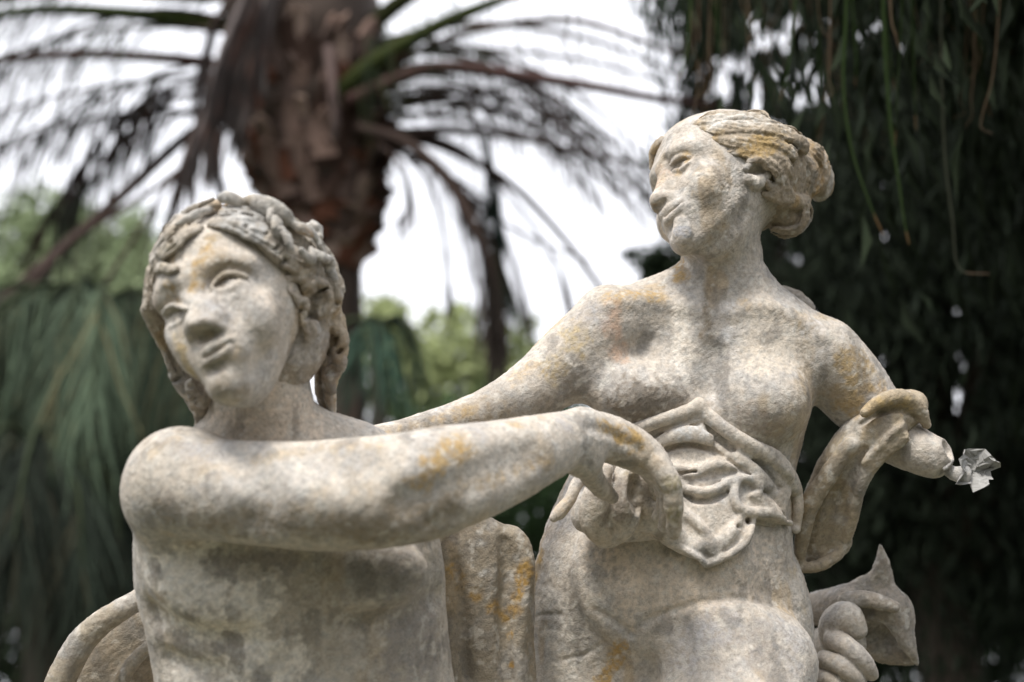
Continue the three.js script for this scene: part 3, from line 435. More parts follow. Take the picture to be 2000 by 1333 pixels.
function carveHead(f, H, o = {}) {
  const Y = o.y ?? 0.92, y = v => v * Y, J = o.jaw ?? 1, N = o.nose ?? 0, M = o.mouth ?? 0, X = o.mouthX ?? 0, mw = o.mouthW ?? 1, ny = v => v * Y + N, my = v => v * Y + M;
  H.ell(f, 0, y(0.038), -0.014, 0.075, 0.082, 0.092, 0.02);
  H.ell(f, 0, y(-0.012), 0.022, 0.066 * (0.5 + 0.5 * J), 0.082 * (o.low ?? 1), 0.062, 0.03);
  H.ell(f, 0, y(0.045), 0.035, 0.058, 0.05, 0.050, 0.02);          // forehead
  H.ell(f, 0, y(-0.066), 0.036, 0.047 * J, 0.046, 0.046, 0.03);        // jaw
  H.ell(f, 0, y(-0.100), 0.066, 0.020, 0.018, 0.022, 0.020);       // chin
  for (const q of [-1, 1]) {
    H.ell(f, q * 0.039, y(-0.036), 0.056, 0.024, 0.028, 0.022, 0.02);
    H.bar(f, [[q * 0.010, y(0.022), 0.080, 0.009], [q * 0.028, y(0.027), 0.0785, 0.009], [q * 0.047, y(0.021), 0.064, 0.009]], 0.02);
    H.ell(f, q * 0.032, y(0.002), 0.090, 0.019, 0.0100, 0.0135, 0.018, 1);
    H.ell(f, q * 0.032, y(-0.001), 0.0625, 0.0155, 0.0125, 0.0145, 0.006);
  }
  const nw = o.noseW ?? 1, nz = o.noseZ ?? 0;
  H.bar(f, [[0, y(0.024), 0.078, 0.013, 0.010], [0, y(0.004), 0.081 + nz * 0.3, 0.0105, 0.011], [0, y(-0.018) + N * 0.6, 0.090 + nz * 0.7, 0.0115 * nw, 0.011], [0, ny(-0.034), 0.0985 + nz, 0.012 * nw, 0.010]], 0.012 + 0.006 * (nw > 1));
  H.ell(f, 0, ny(-0.037), 0.099 + nz, 0.012 * nw, 0.0080, 0.0100, 0.008);
  for (const q of [-1, 1]) H.ell(f, q * 0.0125, ny(-0.040), 0.089 + nz, 0.0068, 0.0066, 0.012, 0.010);
  H.ell(f, 0, ny(-0.0535), 0.098, 0.013, 0.0055, 0.013, 0.004, 1);
  H.ell(f, X, my(-0.069), 0.074, 0.028, 0.021, 0.0195, 0.016);       // muzzle
  H.bar(f, [[-0.012 * mw + X, my(-0.088), 0.094, 0.004, 0.007], [0.012 * mw + X, my(-0.088), 0.094, 0.004, 0.007]], 0.008, 1);
  H.bar(f, [[0, ny(-0.053), 0.0985, 0.003, 0.004], [X * 0.6, my(-0.060), 0.100, 0.003, 0.004]], 0.005, 1);
}
// ---------- the youth ----------
const man = new Field();
man.loft([[548, 930, 1.77, 215, 95], [560, 980, 1.78, 262, 150], [572, 1110, 1.79, 293, 185], [586, 1230, 1.80, 288, 178], [600, 1333, 1.81, 286, 170], [612, 1450, 1.83, 290, 170], [622, 1620, 1.86, 300, 180]], 0.02);
man.loft([[505, 700, 1.735, 92, 95], [511, 790, 1.745, 100, 98], [513, 835, 1.755, 113, 100], [516, 890, 1.775, 165, 100]], 0.03);
man.loft([[350, 920, 1.70, 62, 70], [450, 905, 1.75, 60, 80], [520, 900, 1.78, 60, 80]], 0.03);
man.loft([[640, 900, 1.80, 60, 80], [780, 960, 1.88, 80, 80]], 0.03);
man.ell(352, 936, 1.665, 104, 101, 100, 0.025);
man.loft([[352, 948, 1.655, 96, 92], [480, 962, 1.62, 101, 98], [640, 968, 1.60, 108, 100], [790, 955, 1.605, 110, 98], [880, 934, 1.63, 103, 92], [960, 912, 1.67, 89, 80], [1040, 884, 1.71, 72, 68], [1090, 866, 1.745, 60, 58], [1135, 853, 1.775, 53, 48]], 0.02);
man.loft([[318, 985, 1.675, 62, 62], [326, 1060, 1.72, 58, 60], [345, 1130, 1.77, 55, 60]], 0.04);
// right hand
man.loft([[1135, 853, 1.775, 53, 46], [1180, 856, 1.80, 49, 44], [1225, 872, 1.815, 44, 44], [1262, 893, 1.822, 38, 40], [1288, 918, 1.825, 30, 34]], 0.012);
man.loft([[1284, 907, 1.807, 25, 25], [1307, 940, 1.80, 23, 22], [1314, 962, 1.80, 19, 18], [1316, 990, 1.804, 20, 19], [1317, 1012, 1.808, 16, 15], [1317, 1034, 1.815, 15, 14], [1317, 1047, 1.82, 10, 9]], 0.006);
man.loft([[1274, 905, 1.84, 24, 24], [1300, 950, 1.843, 19, 19], [1306, 996, 1.85, 17, 16], [1298, 1028, 1.86, 13, 13]], 0.004);
man.loft([[1262, 902, 1.866, 22, 22], [1292, 948, 1.876, 17, 18], [1296, 986, 1.889, 15, 15], [1284, 1010, 1.897, 12, 12]], 0.004);
man.loft([[1248, 898, 1.888, 19, 19], [1276, 940, 1.902, 14, 15], [1280, 970, 1.912, 12, 12]], 0.004);
man.ell(1138, 898, 1.765, 38, 38, 32, 0.014);
man.loft([[1144, 902, 1.775, 30, 28], [1158, 932, 1.80, 23, 22], [1176, 956, 1.83, 18, 18], [1196, 972, 1.86, 13, 13]], 0.008);
// left arm, round behind the woman to the hand beside her hip
man.loft([[780, 985, 1.9, 85, 80], [860, 1060, 2.1, 62, 62], [980, 1200, 2.36, 52, 52], [1150, 1280, 2.46, 47, 47], [1400, 1290, 2.42, 45, 44], [1560, 1275, 2.27, 42, 40], [1632, 1262, 2.185, 40, 38]], 0.02);
man.loft([[1628, 1262, 2.185, 42, 36], [1650, 1240, 2.15, 48, 32]], 0.01);
man.loft([[1634, 1262, 2.15, 30, 28], [1632, 1222, 2.125, 32, 28], [1656, 1206, 2.105, 30, 26], [1676, 1232, 2.10, 20, 18]], 0.004);
man.loft([[1630, 1248, 2.11, 21, 22], [1656, 1264, 2.08, 19, 20], [1672, 1278, 2.075, 20, 20], [1690, 1296, 2.075, 17, 18], [1703, 1318, 2.08, 14, 14]], 0.0015);
man.loft([[1612, 1290, 2.11, 19, 20], [1638, 1298, 2.08, 18, 18], [1654, 1308, 2.075, 19, 18], [1672, 1324, 2.075, 16, 16], [1684, 1344, 2.08, 13, 13]], 0.003);
man.loft([[1602, 1324, 2.11, 18, 18], [1628, 1332, 2.085, 17, 17], [1654, 1350, 2.085, 16, 16]], 0.003);
const MH = headFrame(468, 619, 1.68, -19, -13, 18, 1.15);
man.ell(730, 1120, 1.70, 105, 62, 40, 0.05); man.ell(430, 1125, 1.69, 120, 75, 44, 0.05);
carveHead(man, MH, { y: 0.92, jaw: 0.70, low: 0.84, mouthX: 0.004, noseW: 1.12, noseZ: -0.003 });
man.ell(292, 734, 1.62, 58, 88, 130, 0.018, 1, 28);

// ---------- the woman ----------
const wom = new Field();
wom.loft([[1400, 610, 2.09, 150, 70], [1392, 650, 2.09, 215, 100], [1378, 740, 2.09, 212, 115], [1362, 830, 2.085, 205, 118], [1348, 910, 2.08, 203, 112], [1325, 1000, 2.08, 226, 125], [1303, 1100, 2.085, 252, 140], [1303, 1200, 2.09, 280, 150], [1304, 1333, 2.10, 284, 155], [1310, 1480, 2.12, 290, 160]], 0.02);
wom.loft([[1400, 440, 2.09, 74, 78], [1410, 500, 2.09, 79, 80], [1412, 540, 2.09, 84, 82], [1408, 585, 2.095, 125, 80], [1402, 640, 2.1, 180, 85]], 0.025);
wom.loft([[1195, 628, 2.065, 66, 66], [1300, 610, 2.09, 50, 66], [1400, 620, 2.1, 60, 60]], 0.025);
wom.loft([[1600, 690, 2.09, 62, 62], [1520, 640, 2.1, 60, 66], [1440, 620, 2.1, 60, 60]], 0.025);
wom.loft([[1190, 632, 2.055, 70, 70], [1130, 690, 2.045, 73, 68], [1062, 748, 2.03, 64, 60], [985, 790, 2.005, 50, 50], [900, 820, 1.98, 38, 40], [800, 845, 1.955, 31, 35], [700, 866, 1.93, 27, 30], [640, 876, 1.915, 30, 22], [590, 880, 1.9, 30, 18]], 0.02);
wom.loft([[1605, 695, 2.08, 76, 72], [1650, 742, 2.085, 74, 70], [1690, 790, 2.085, 66, 62], [1722, 836, 2.08, 54, 52], [1765, 866, 2.065, 49, 47], [1795, 882, 2.05, 45, 43], [1822, 893, 2.045, 42, 40]], 0.018);
wom.ell(1243, 772, 2.025, 90, 64, 72, 0.04); wom.ell(1492, 786, 2.015, 88, 78, 74, 0.04);
wom.ell(1440, 1290, 2.0, 150, 118, 120, 0.012); wom.loft([[1440, 1300, 2.0, 148, 120], [1420, 1480, 1.9, 150, 130]], 0.02);
wom.ell(1290, 1120, 1.995, 150, 120, 40, 0.07);
const WH = headFrame(1415, 374, 2.08, -31, -66, 4, 1.14);
carveHead(wom, WH, { nose: -0.003, mouth: 0.004, jaw: 0.82, low: 0.92, mouthX: 0.002 });
// ---------- faces: lids, lips and nostrils cut with a finer tool ----------
{
  const b = new Field(man), S = (P, o) => man.stroke(P, { on: b, ...o });
  S([[322, 592, 6], [342, 584, 9], [366, 592, 7]], { off: -4, k: 0.014 });
  S([[440, 628, 8], [450, 640, 10], [446, 652, 7]], { off: -5, k: 0.022 }); S([[412, 600, 9], [424, 616, 10]], { off: -6, k: 0.022 });
  S([[424, 580, 8], [445, 583, 10], [466, 572, 8]], { off: -6, k: 0.02 });
}
{
  const b = new Field(man), S = (P, o) => man.stroke(P, { on: b, ...o }), C = (P, o) => man.carve(P, { on: b, ...o });
  C([[404, 568, 6, 8], [410, 552, 7, 8], [420, 536, 5], [434, 526, 5], [450, 522, 5], [468, 526, 4], [486, 536, 3]], { off: 2, k: 0.008 });
  S([[412, 564, 3.5], [419, 551, 5], [429, 540, 5.5], [446, 533, 5.5], [464, 536, 5], [482, 544, 3]], { off: 3.5, k: 0.002 });
  C([[417, 564, 2.5, 6], [424, 554, 4, 7], [433, 546, 4.5, 7], [447, 541, 4.5, 7], [463, 544, 3.5, 6], [476, 547, 2, 4]], { off: 1, k: 0.0015 });
  S([[415, 566, 3], [432, 568, 4.5], [450, 564, 4.5], [467, 551, 3]], { off: -0.5, k: 0.005 });
  C([[317, 606, 3.5], [327, 593, 4], [344, 588, 4.5], [365, 597, 3.5]], { off: 2, k: 0.005 });
  S([[320, 615, 3.5], [328, 602, 5], [345, 596, 5.5], [366, 604, 3.5]], { off: 3.5, k: 0.002 });
  C([[325, 622, 3.5, 7], [332, 612, 5.5, 9], [346, 606, 5, 8], [361, 610, 3, 5]], { off: 1, k: 0.0015 });
  S([[330, 638, 3], [343, 635, 3.5], [360, 622, 2.5]], { off: 0.2, k: 0.004 });
  S([[376, 634, 6], [390, 629, 9], [406, 628, 10], [430, 637, 7]], { off: -1, k: 0.006 });
  C([[379, 652, 8, 12], [391, 662, 10, 13], [407, 657, 10, 13], [425, 650, 6, 9]], { off: 3, k: 0.002 });
  S([[400, 690, 7, 6], [410, 681, 9.5, 9], [424, 674, 8, 8], [438, 668, 6, 5], [450, 663, 2.5]], { off: 0, k: 0.006 });
  S([[404, 709, 6, 6], [416, 702, 10, 9], [430, 692, 9, 8], [445, 681, 5, 4]], { off: 0, k: 0.006 });
  { const b2 = new Field(man); man.carve([[398, 700, 2.5, 6], [410, 692, 4, 10], [420, 685, 4.2, 10], [434, 677, 3.4, 8], [444, 671, 2.2, 4], [452, 666, 1.4, 2]], { on: b2, off: 0, k: 0.0015 }); }
  C([[410, 720, 4], [424, 712, 5], [438, 703, 3]], { off: 2.5, k: 0.008 });
}
{
  const b = new Field(wom), S = (P, o) => wom.stroke(P, { on: b, ...o }), C = (P, o) => wom.carve(P, { on: b, ...o });
  C([[1298, 312, 8], [1308, 322, 7], [1314, 332, 4]], { off: 1, k: 0.006 });
  S([[1310, 322, 4], [1320, 310, 4.5], [1334, 304, 4.5], [1348, 307, 3]], { off: 1.5, k: 0.003 });
  C([[1314, 328, 3, 5], [1322, 317, 3, 5], [1334, 312, 3, 5], [1345, 312, 2, 3]], { off: 1, k: 0.002 });
  S([[1316, 334, 3], [1332, 331, 4], [1346, 319, 3]], { off: 1, k: 0.004 });
  S([[1292, 423, 6, 6], [1304, 410, 7, 6], [1318, 400, 5, 4], [1330, 392, 2]], { off: 0, k: 0.006 });
  S([[1302, 431, 6, 6], [1313, 420, 6.5, 5], [1324, 410, 4.5, 4], [1331, 402, 2]], { off: 0, k: 0.006 });
  { const b2 = new Field(wom); wom.carve([[1298, 424, 2.4, 5], [1308, 414, 2.6, 7], [1320, 404, 2.4, 6], [1333, 394, 1.6, 3]], { on: b2, off: 0, k: 0.0015 }); wom.carve([[1279, 404, 6, 8], [1289, 400, 7, 9], [1297, 393, 6, 8]], { on: b2, off: 2, k: 0.002 }); }
  S([[1460, 350, 10, 8], [1474, 357, 14, 10], [1487, 352, 12, 9]], { off: 4, k: 0.005 });
  S([[1456, 330, 6], [1468, 318, 7], [1486, 318, 7], [1498, 332, 8], [1494, 346, 8]], { off: 5, k: 0.004 });
  C([[1466, 336, 7, 9], [1478, 334, 6, 9]], { off: 3, k: 0.003 });
  S([[1425, 612, 5], [1490, 598, 8], [1560, 622, 8], [1610, 655, 5]], { off: -5, k: 0.02 }); S([[1375, 610, 5], [1310, 592, 8], [1240, 588, 8], [1190, 592, 4]], { off: -5, k: 0.02 });
  C([[1395, 690, 8, 6], [1385, 760, 9, 6]], { off: 2, k: 0.03 });
  C([[1352, 508, 8, 8], [1385, 486, 12, 12], [1425, 452, 13, 13], [1455, 412, 9, 9]], { off: 6, k: 0.02 });
  // a smooth repair on the chin, groin and belly creases
  S([[1330, 432, 15, 9], [1333, 455, 20, 11], [1330, 472, 14, 9]], { off: -1, k: 0.003 });
  C([[1225, 1243, 3], [1260, 1216, 4], [1326, 1190, 4], [1392, 1174, 4], [1458, 1170, 3.5], [1510, 1183, 2.5]], { off: 1.2, k: 0.008 });
  C([[1163, 1193, 2.5], [1200, 1215, 4], [1236, 1243, 3]], { off: 1.2, k: 0.008 });
  C([[1030, 1210, 2], [1060, 1203, 3], [1095, 1201, 2.5]], { off: 1, k: 0.004 });
  C([[1095, 1290, 2.5], [1140, 1280, 3], [1180, 1255, 2]], { off: 1, k: 0.004 });
}
{
  const b = new Field(wom);                        // the broken end of her forearm
  for (const [x, y, d, a, c] of [[1862, 876, 2.03, 26, 22], [1868, 908, 2.0, 24, 24], [1850, 936, 2.02, 20, 22], [1864, 896, 2.07, 26, 26]]) wom.ell(x, y, d, a, c, 22, 0.002, 1, 20);
}
{
  { const b0 = new Field(man), C = (P, o) => man.carve(P, { on: b0, ...o }); C([[455, 880, 10, 8], [500, 950, 14, 10], [495, 1020, 12, 8]], { off: 5, k: 0.04 }); C([[590, 885, 14, 8], [650, 905, 16, 9], [720, 915, 12, 6]], { off: 5, k: 0.04 }); C([[790, 985, 10, 8], [870, 965, 14, 9], [950, 925, 12, 7], [1040, 890, 8, 5]], { off: 4, k: 0.035 }); C([[850, 1030, 9, 7], [885, 1010, 10, 7]], { off: 4, k: 0.025 }); C([[1150, 835, 4, 3], [1200, 850, 5, 4], [1250, 880, 4, 3]], { off: 2, k: 0.012 }); C([[585, 1105, 12, 8], [598, 1200, 13, 9], [618, 1330, 13, 9]], { off: 4, k: 0.035 }); C([[855, 1165, 8, 8], [790, 1205, 12, 8], [690, 1215, 10, 6]], { off: 3, k: 0.03 }); C([[300, 1200, 8, 8], [380, 1245, 12, 8], [480, 1250, 9, 5]], { off: 3, k: 0.03 }); C([[330, 1290, 6, 6], [430, 1320, 10, 6]], { off: 3, k: 0.03 }); }
  const b = new Field(man), C = (P, o) => man.carve(P, { on: b, ...o });
  C([[1292, 944, 1.5], [1306, 940, 2], [1320, 936, 1.5]], { off: 1, k: 0.004 }); C([[1300, 992, 1.5], [1316, 990, 2], [1330, 988, 1.5]], { off: 1, k: 0.004 });
  C([[1312, 1022, 2], [1310, 1042, 2], [1318, 1050, 2]], { off: 1, k: 0.002 });
  C([[1210, 905, 2.5], [1245, 918, 4], [1272, 935, 3]], { off: 1, k: 0.008 });
}
// ---------- hair: locks of parallel strands ----------
function lock(f, P, on, { hgt = 0.7, n = 4, off = 0, k = 0.005, seed = 1, deep = 0.6 } = {}) {
  f.stroke(P.map(p => [p[0], p[1], p[2], p[2] * hgt, p[3] ?? 0]), { on, off, k });
  n = Math.round(n * 1.5); const r = rng(seed), Q = catmull(P.map(p => [p[0], p[1], p[2], p[3] ?? 0]), 3);
  for (let j = 0; j < n; j++) {
    const u = (j + 0.5) / n * 2 - 1, ph = r() * 6, wob = 0.10 + 0.10 * r();
    f.stroke(Q.map((q, i) => {
      const a = Q[Math.max(0, i - 1)], b = Q[Math.min(Q.length - 1, i + 1)], tx = b[0] - a[0], ty = b[1] - a[1], l = Math.hypot(tx, ty) || 1, o = (u * 0.86 + wob * Math.sin(ph + i * 0.9)) * q[2];
      const rr = q[2] / n * (0.95 + 0.25 * Math.sin(ph * 2 + i * 0.7));
      return [q[0] - ty / l * o, q[1] + tx / l * o, rr, rr * 1.25, q[3] + off + hgt * q[2] * Math.sqrt(Math.max(0.05, 1 - u * u)) - rr * deep];
    }), { on, k: 0.0022, m: 2 });
  }
}
const manHair = new Field();
{
  MH.ell(manHair, 0, 0.048, -0.030, 0.083, 0.080, 0.088, 0.012);
  MH.ell(manHair, 0, 0.0, -0.055, 0.070, 0.075, 0.060, 0.02);
  const on = new Field(man); on.ops.push(...manHair.ops);
  const L = (P, o) => { P[0][3] = -7; lock(manHair, P, on, o); };
  L([[412, 440, 10], [450, 446, 20], [495, 462, 25], [530, 492, 27], [565, 512, 26], [598, 520, 22]], { off: 10, n: 4, seed: 1 });
  L([[440, 420, 22], [490, 425, 30], [540, 452, 30], [585, 480, 26], [622, 505, 20]], { off: 6, n: 5, seed: 2 });
  L([[420, 400, 18], [380, 425, 20], [345, 455, 20], [318, 486, 16], [306, 512, 10]], { off: 6, n: 4, seed: 3 });
  L([[392, 447, 9], [370, 462, 12], [342, 484, 14], [322, 505, 11]], { off: 8, n: 3, seed: 4 });
  L([[306, 524, 9], [322, 527, 11], [340, 530, 9], [350, 524, 5]], { off: 6, n: 2, seed: 5 });
  L([[318, 490, 12], [300, 530, 14], [294, 570, 13], [292, 600, 15]], { off: 4, n: 3, seed: 6 });
  L([[590, 560, 10], [594, 538, 13], [616, 528, 15], [640, 545, 15], [650, 575, 13]], { off: 8, n: 3, seed: 7 });
  L([[560, 545, 8], [580, 540, 12], [600, 552, 10]], { off: 6, n: 2, seed: 8 });
  L([[592, 590, 9], [600, 566, 11], [622, 556, 11], [640, 572, 12], [640, 600, 10], [624, 610, 9]], { off: 13, n: 2, seed: 9 });
  L([[560, 560, 7], [575, 582, 9], [585, 605, 9], [588, 630, 8]], { off: 4, n: 2, seed: 10 });
  L([[590, 625, 10], [602, 645, 17], [598, 662, 12]], { off: 6, n: 2, seed: 11 });
  L([[600, 470, 16], [630, 500, 18], [648, 540, 16], [655, 580, 14]], { off: 4, n: 3, seed: 12 });
  manHair.loft([[640, 600, 1.75, 24, 30], [652, 650, 1.765, 27, 30], [648, 700, 1.78, 28, 28], [636, 750, 1.79, 22, 26], [640, 800, 1.80, 16, 22], [648, 838, 1.81, 9, 14]], 0.006);
  manHair.loft([[655, 640, 1.74, 13, 14], [670, 662, 1.74, 12, 13], [660, 690, 1.74, 14, 13], [664, 712, 1.745, 13, 13], [642, 735, 1.75, 14, 13], [646, 760, 1.76, 10, 12]], 0.004);
  manHair.loft([[634, 700, 1.75, 9, 10], [640, 770, 1.77, 8, 9], [652, 830, 1.79, 6, 8]], 0.003);
  manHair.loft([[292, 602, 1.66, 17, 17], [302, 630, 1.68, 18, 18], [318, 660, 1.70, 17, 18], [334, 690, 1.71, 14, 18], [338, 712, 1.72, 13, 16]], 0.005);
  manHair.loft([[336, 690, 1.71, 12, 14], [344, 730, 1.715, 16, 16], [362, 760, 1.72, 14, 16], [378, 778, 1.725, 10, 14]], 0.004);
  manHair.loft([[368, 745, 1.70, 8, 10], [376, 772, 1.705, 13, 12], [396, 786, 1.71, 14, 12], [404, 772, 1.715, 8, 10]], 0.003);
  manHair.loft([[378, 780, 1.73, 12, 14], [392, 800, 1.74, 17, 16], [396, 822, 1.755, 15, 16], [386, 838, 1.765, 9, 12]], 0.005);
  manHair.loft([[306, 560, 1.72, 20, 26], [326, 640, 1.76, 24, 26], [356, 720, 1.79, 26, 26], [392, 790, 1.80, 24, 26]], 0.01);
  manHair.ell(622, 582, 1.70, 26, 30, 26, 0.008);
  const lk = new Field(); lk.ops.push(...manHair.ops); for (const P of [[[316, 636], [332, 690], [352, 728], [374, 756]], [[300, 648], [322, 672]], [[330, 730], [352, 742]], [[366, 772], [384, 790]], [[640, 690], [668, 684]], [[636, 730], [662, 724]]]) manHair.carve(P.map(p => [p[0], p[1], 4.5, 8]), { on: lk, off: 0, k: 0.004 });
}
{
  const on = new Field(); on.ops.push(...manHair.ops);       // the drill holes between the curls, and the ear
  manHair.stroke([[594, 600, 7, 7], [592, 572, 9, 8], [608, 552, 9, 8], [632, 560, 9, 8], [641, 584, 9, 8], [634, 606, 9, 9], [620, 614, 9, 9]], { on, off: 5, k: 0.004 }); manHair.carve([[606, 590, 8, 16], [622, 580, 9, 16]], { on, off: 4, k: 0.004 });
  for (const [x, y, q] of [[574, 562, 5], [600, 578, 6], [556, 512, 4], [612, 502, 4], [640, 528, 4], [330, 472, 4], [630, 566, 4], [586, 606, 4], [650, 600, 4], [604, 622, 5], [540, 486, 4], [312, 560, 4], [304, 596, 4], [655, 668, 4], [645, 716, 5], [342, 744, 5], [372, 784, 4], [480, 440, 3], [520, 456, 3]]) manHair.carve([[x - q, y + q * 0.5, q * 0.7, 9], [x + q, y - q * 0.5, q, 12]], { on, off: 0, k: 0.003 });
}
const wreath = new Field();
{
  const on = new Field(man); on.ops.push(...manHair.ops);
  const leaf = (P, h) => wreath.stroke(P.map(p => [p[0], p[1], p[2], h ?? 5, p[3] ?? 0]), { on, off: 4, k: 0.003 });
  wreath.loft([[430, 388, 1.655, 9, 6], [446, 386, 1.65, 13, 8], [466, 394, 1.65, 12, 8], [484, 402, 1.655, 5, 5]], 0.002);
  wreath.loft([[484, 388, 1.65, 8, 6], [506, 396, 1.645, 17, 10], [532, 408, 1.645, 20, 11], [556, 424, 1.65, 17, 10], [576, 440, 1.665, 7, 7]], 0.002);
  leaf([[520, 425, 6, 12], [532, 445, 13, 14], [546, 468, 14, 12], [560, 490, 8, 8]], 7);
  leaf([[556, 440, 6, 10], [582, 452, 13, 12], [604, 470, 12, 10], [618, 488, 5, 8]], 7);
  leaf([[578, 492, 6, 10], [594, 502, 12, 12], [616, 508, 12, 10], [636, 514, 6, 8]], 7);
  leaf([[590, 440, 6, 8], [612, 452, 11, 10], [626, 474, 10, 8]], 7);
  leaf([[626, 505, 6, 8], [644, 522, 10, 10], [652, 548, 7, 8]], 6);
  leaf([[408, 408, 5, 4], [384, 418, 10, 4], [362, 430, 9, 3], [345, 440, 4, 2]], 5);
}
const womHair = new Field();
{
  WH.ell(womHair, 0, 0.036, -0.034, 0.081, 0.074, 0.086, 0.012);
  womHair.ell(1588, 336, 2.17, 36, 60, 48, 0.012, 0, 24);
  womHair.ell(1530, 420, 2.10, 34, 30, 40, 0.012, 0, 0);
  womHair.ell(1572, 300, 2.13, 26, 30, 30, 0.014); womHair.ell(1534, 424, 2.11, 30, 22, 36, 0.012); womHair.ell(1556, 345, 2.13, 44, 52, 50, 0.016, 0, 20); womHair.ell(1545, 400, 2.12, 34, 36, 40, 0.016);
  const on = new Field(wom); on.ops.push(...womHair.ops);
  const L = (P, o) => { P[0][3] = -9; P[0][2] = Math.min(P[0][2], 5); lock(womHair, P, on, o); };
  L([[1348, 240, 7], [1390, 238, 14], [1440, 236, 16], [1480, 237, 16], [1505, 248, 9]], { off: 2, n: 3, seed: 21 });
  L([[1368, 248, 8], [1410, 256, 15], [1460, 258, 18], [1510, 262, 18], [1545, 272, 17], [1566, 292, 12]], { off: 4, n: 4, seed: 22 });
  L([[1392, 268, 8], [1430, 280, 13], [1470, 282, 14], [1512, 288, 14], [1548, 306, 12]], { off: 4, n: 3, seed: 23 });
  L([[1422, 296, 7], [1455, 300, 11], [1490, 302, 13], [1522, 318, 13], [1540, 345, 11]], { off: 5, n: 3, seed: 24 });
  L([[1458, 316, 5], [1485, 312, 9], [1512, 332, 12], [1526, 362, 12], [1545, 388, 10]], { off: 6, n: 3, seed: 25 });
  L([[1495, 352, 7], [1515, 375, 12], [1545, 388, 12], [1572, 392, 10]], { off: 5, n: 3, seed: 26 });
  L([[1490, 378, 5], [1515, 388, 9], [1545, 392, 11], [1567, 408, 11], [1560, 434, 10], [1538, 446, 10], [1508, 440, 7]], { off: 8, n: 2, seed: 27 });
  L([[1568, 270, 8], [1594, 294, 12], [1611, 326, 12], [1608, 356, 10], [1590, 378, 8]], { off: -2, n: 3, seed: 28 });
  L([[1566, 300, 10], [1582, 320, 12], [1586, 350, 11], [1576, 380, 8]], { off: -2, n: 3, seed: 29 });
  womHair.stroke([[1545, 278, 12, 10], [1556, 284, 16, 14], [1562, 296, 11, 10]], { on, off: 10, k: 0.003 });
  womHair.loft([[1302, 268, 2.09, 7, 12], [1286, 282, 2.09, 9, 14], [1276, 304, 2.10, 9, 14], [1273, 328, 2.10, 4, 9]], 0.006);
  womHair.loft([[1530, 572, 2.17, 14, 14], [1552, 584, 2.17, 19, 16], [1574, 598, 2.17, 15, 14], [1584, 608, 2.17, 7, 9]], 0.006);
}
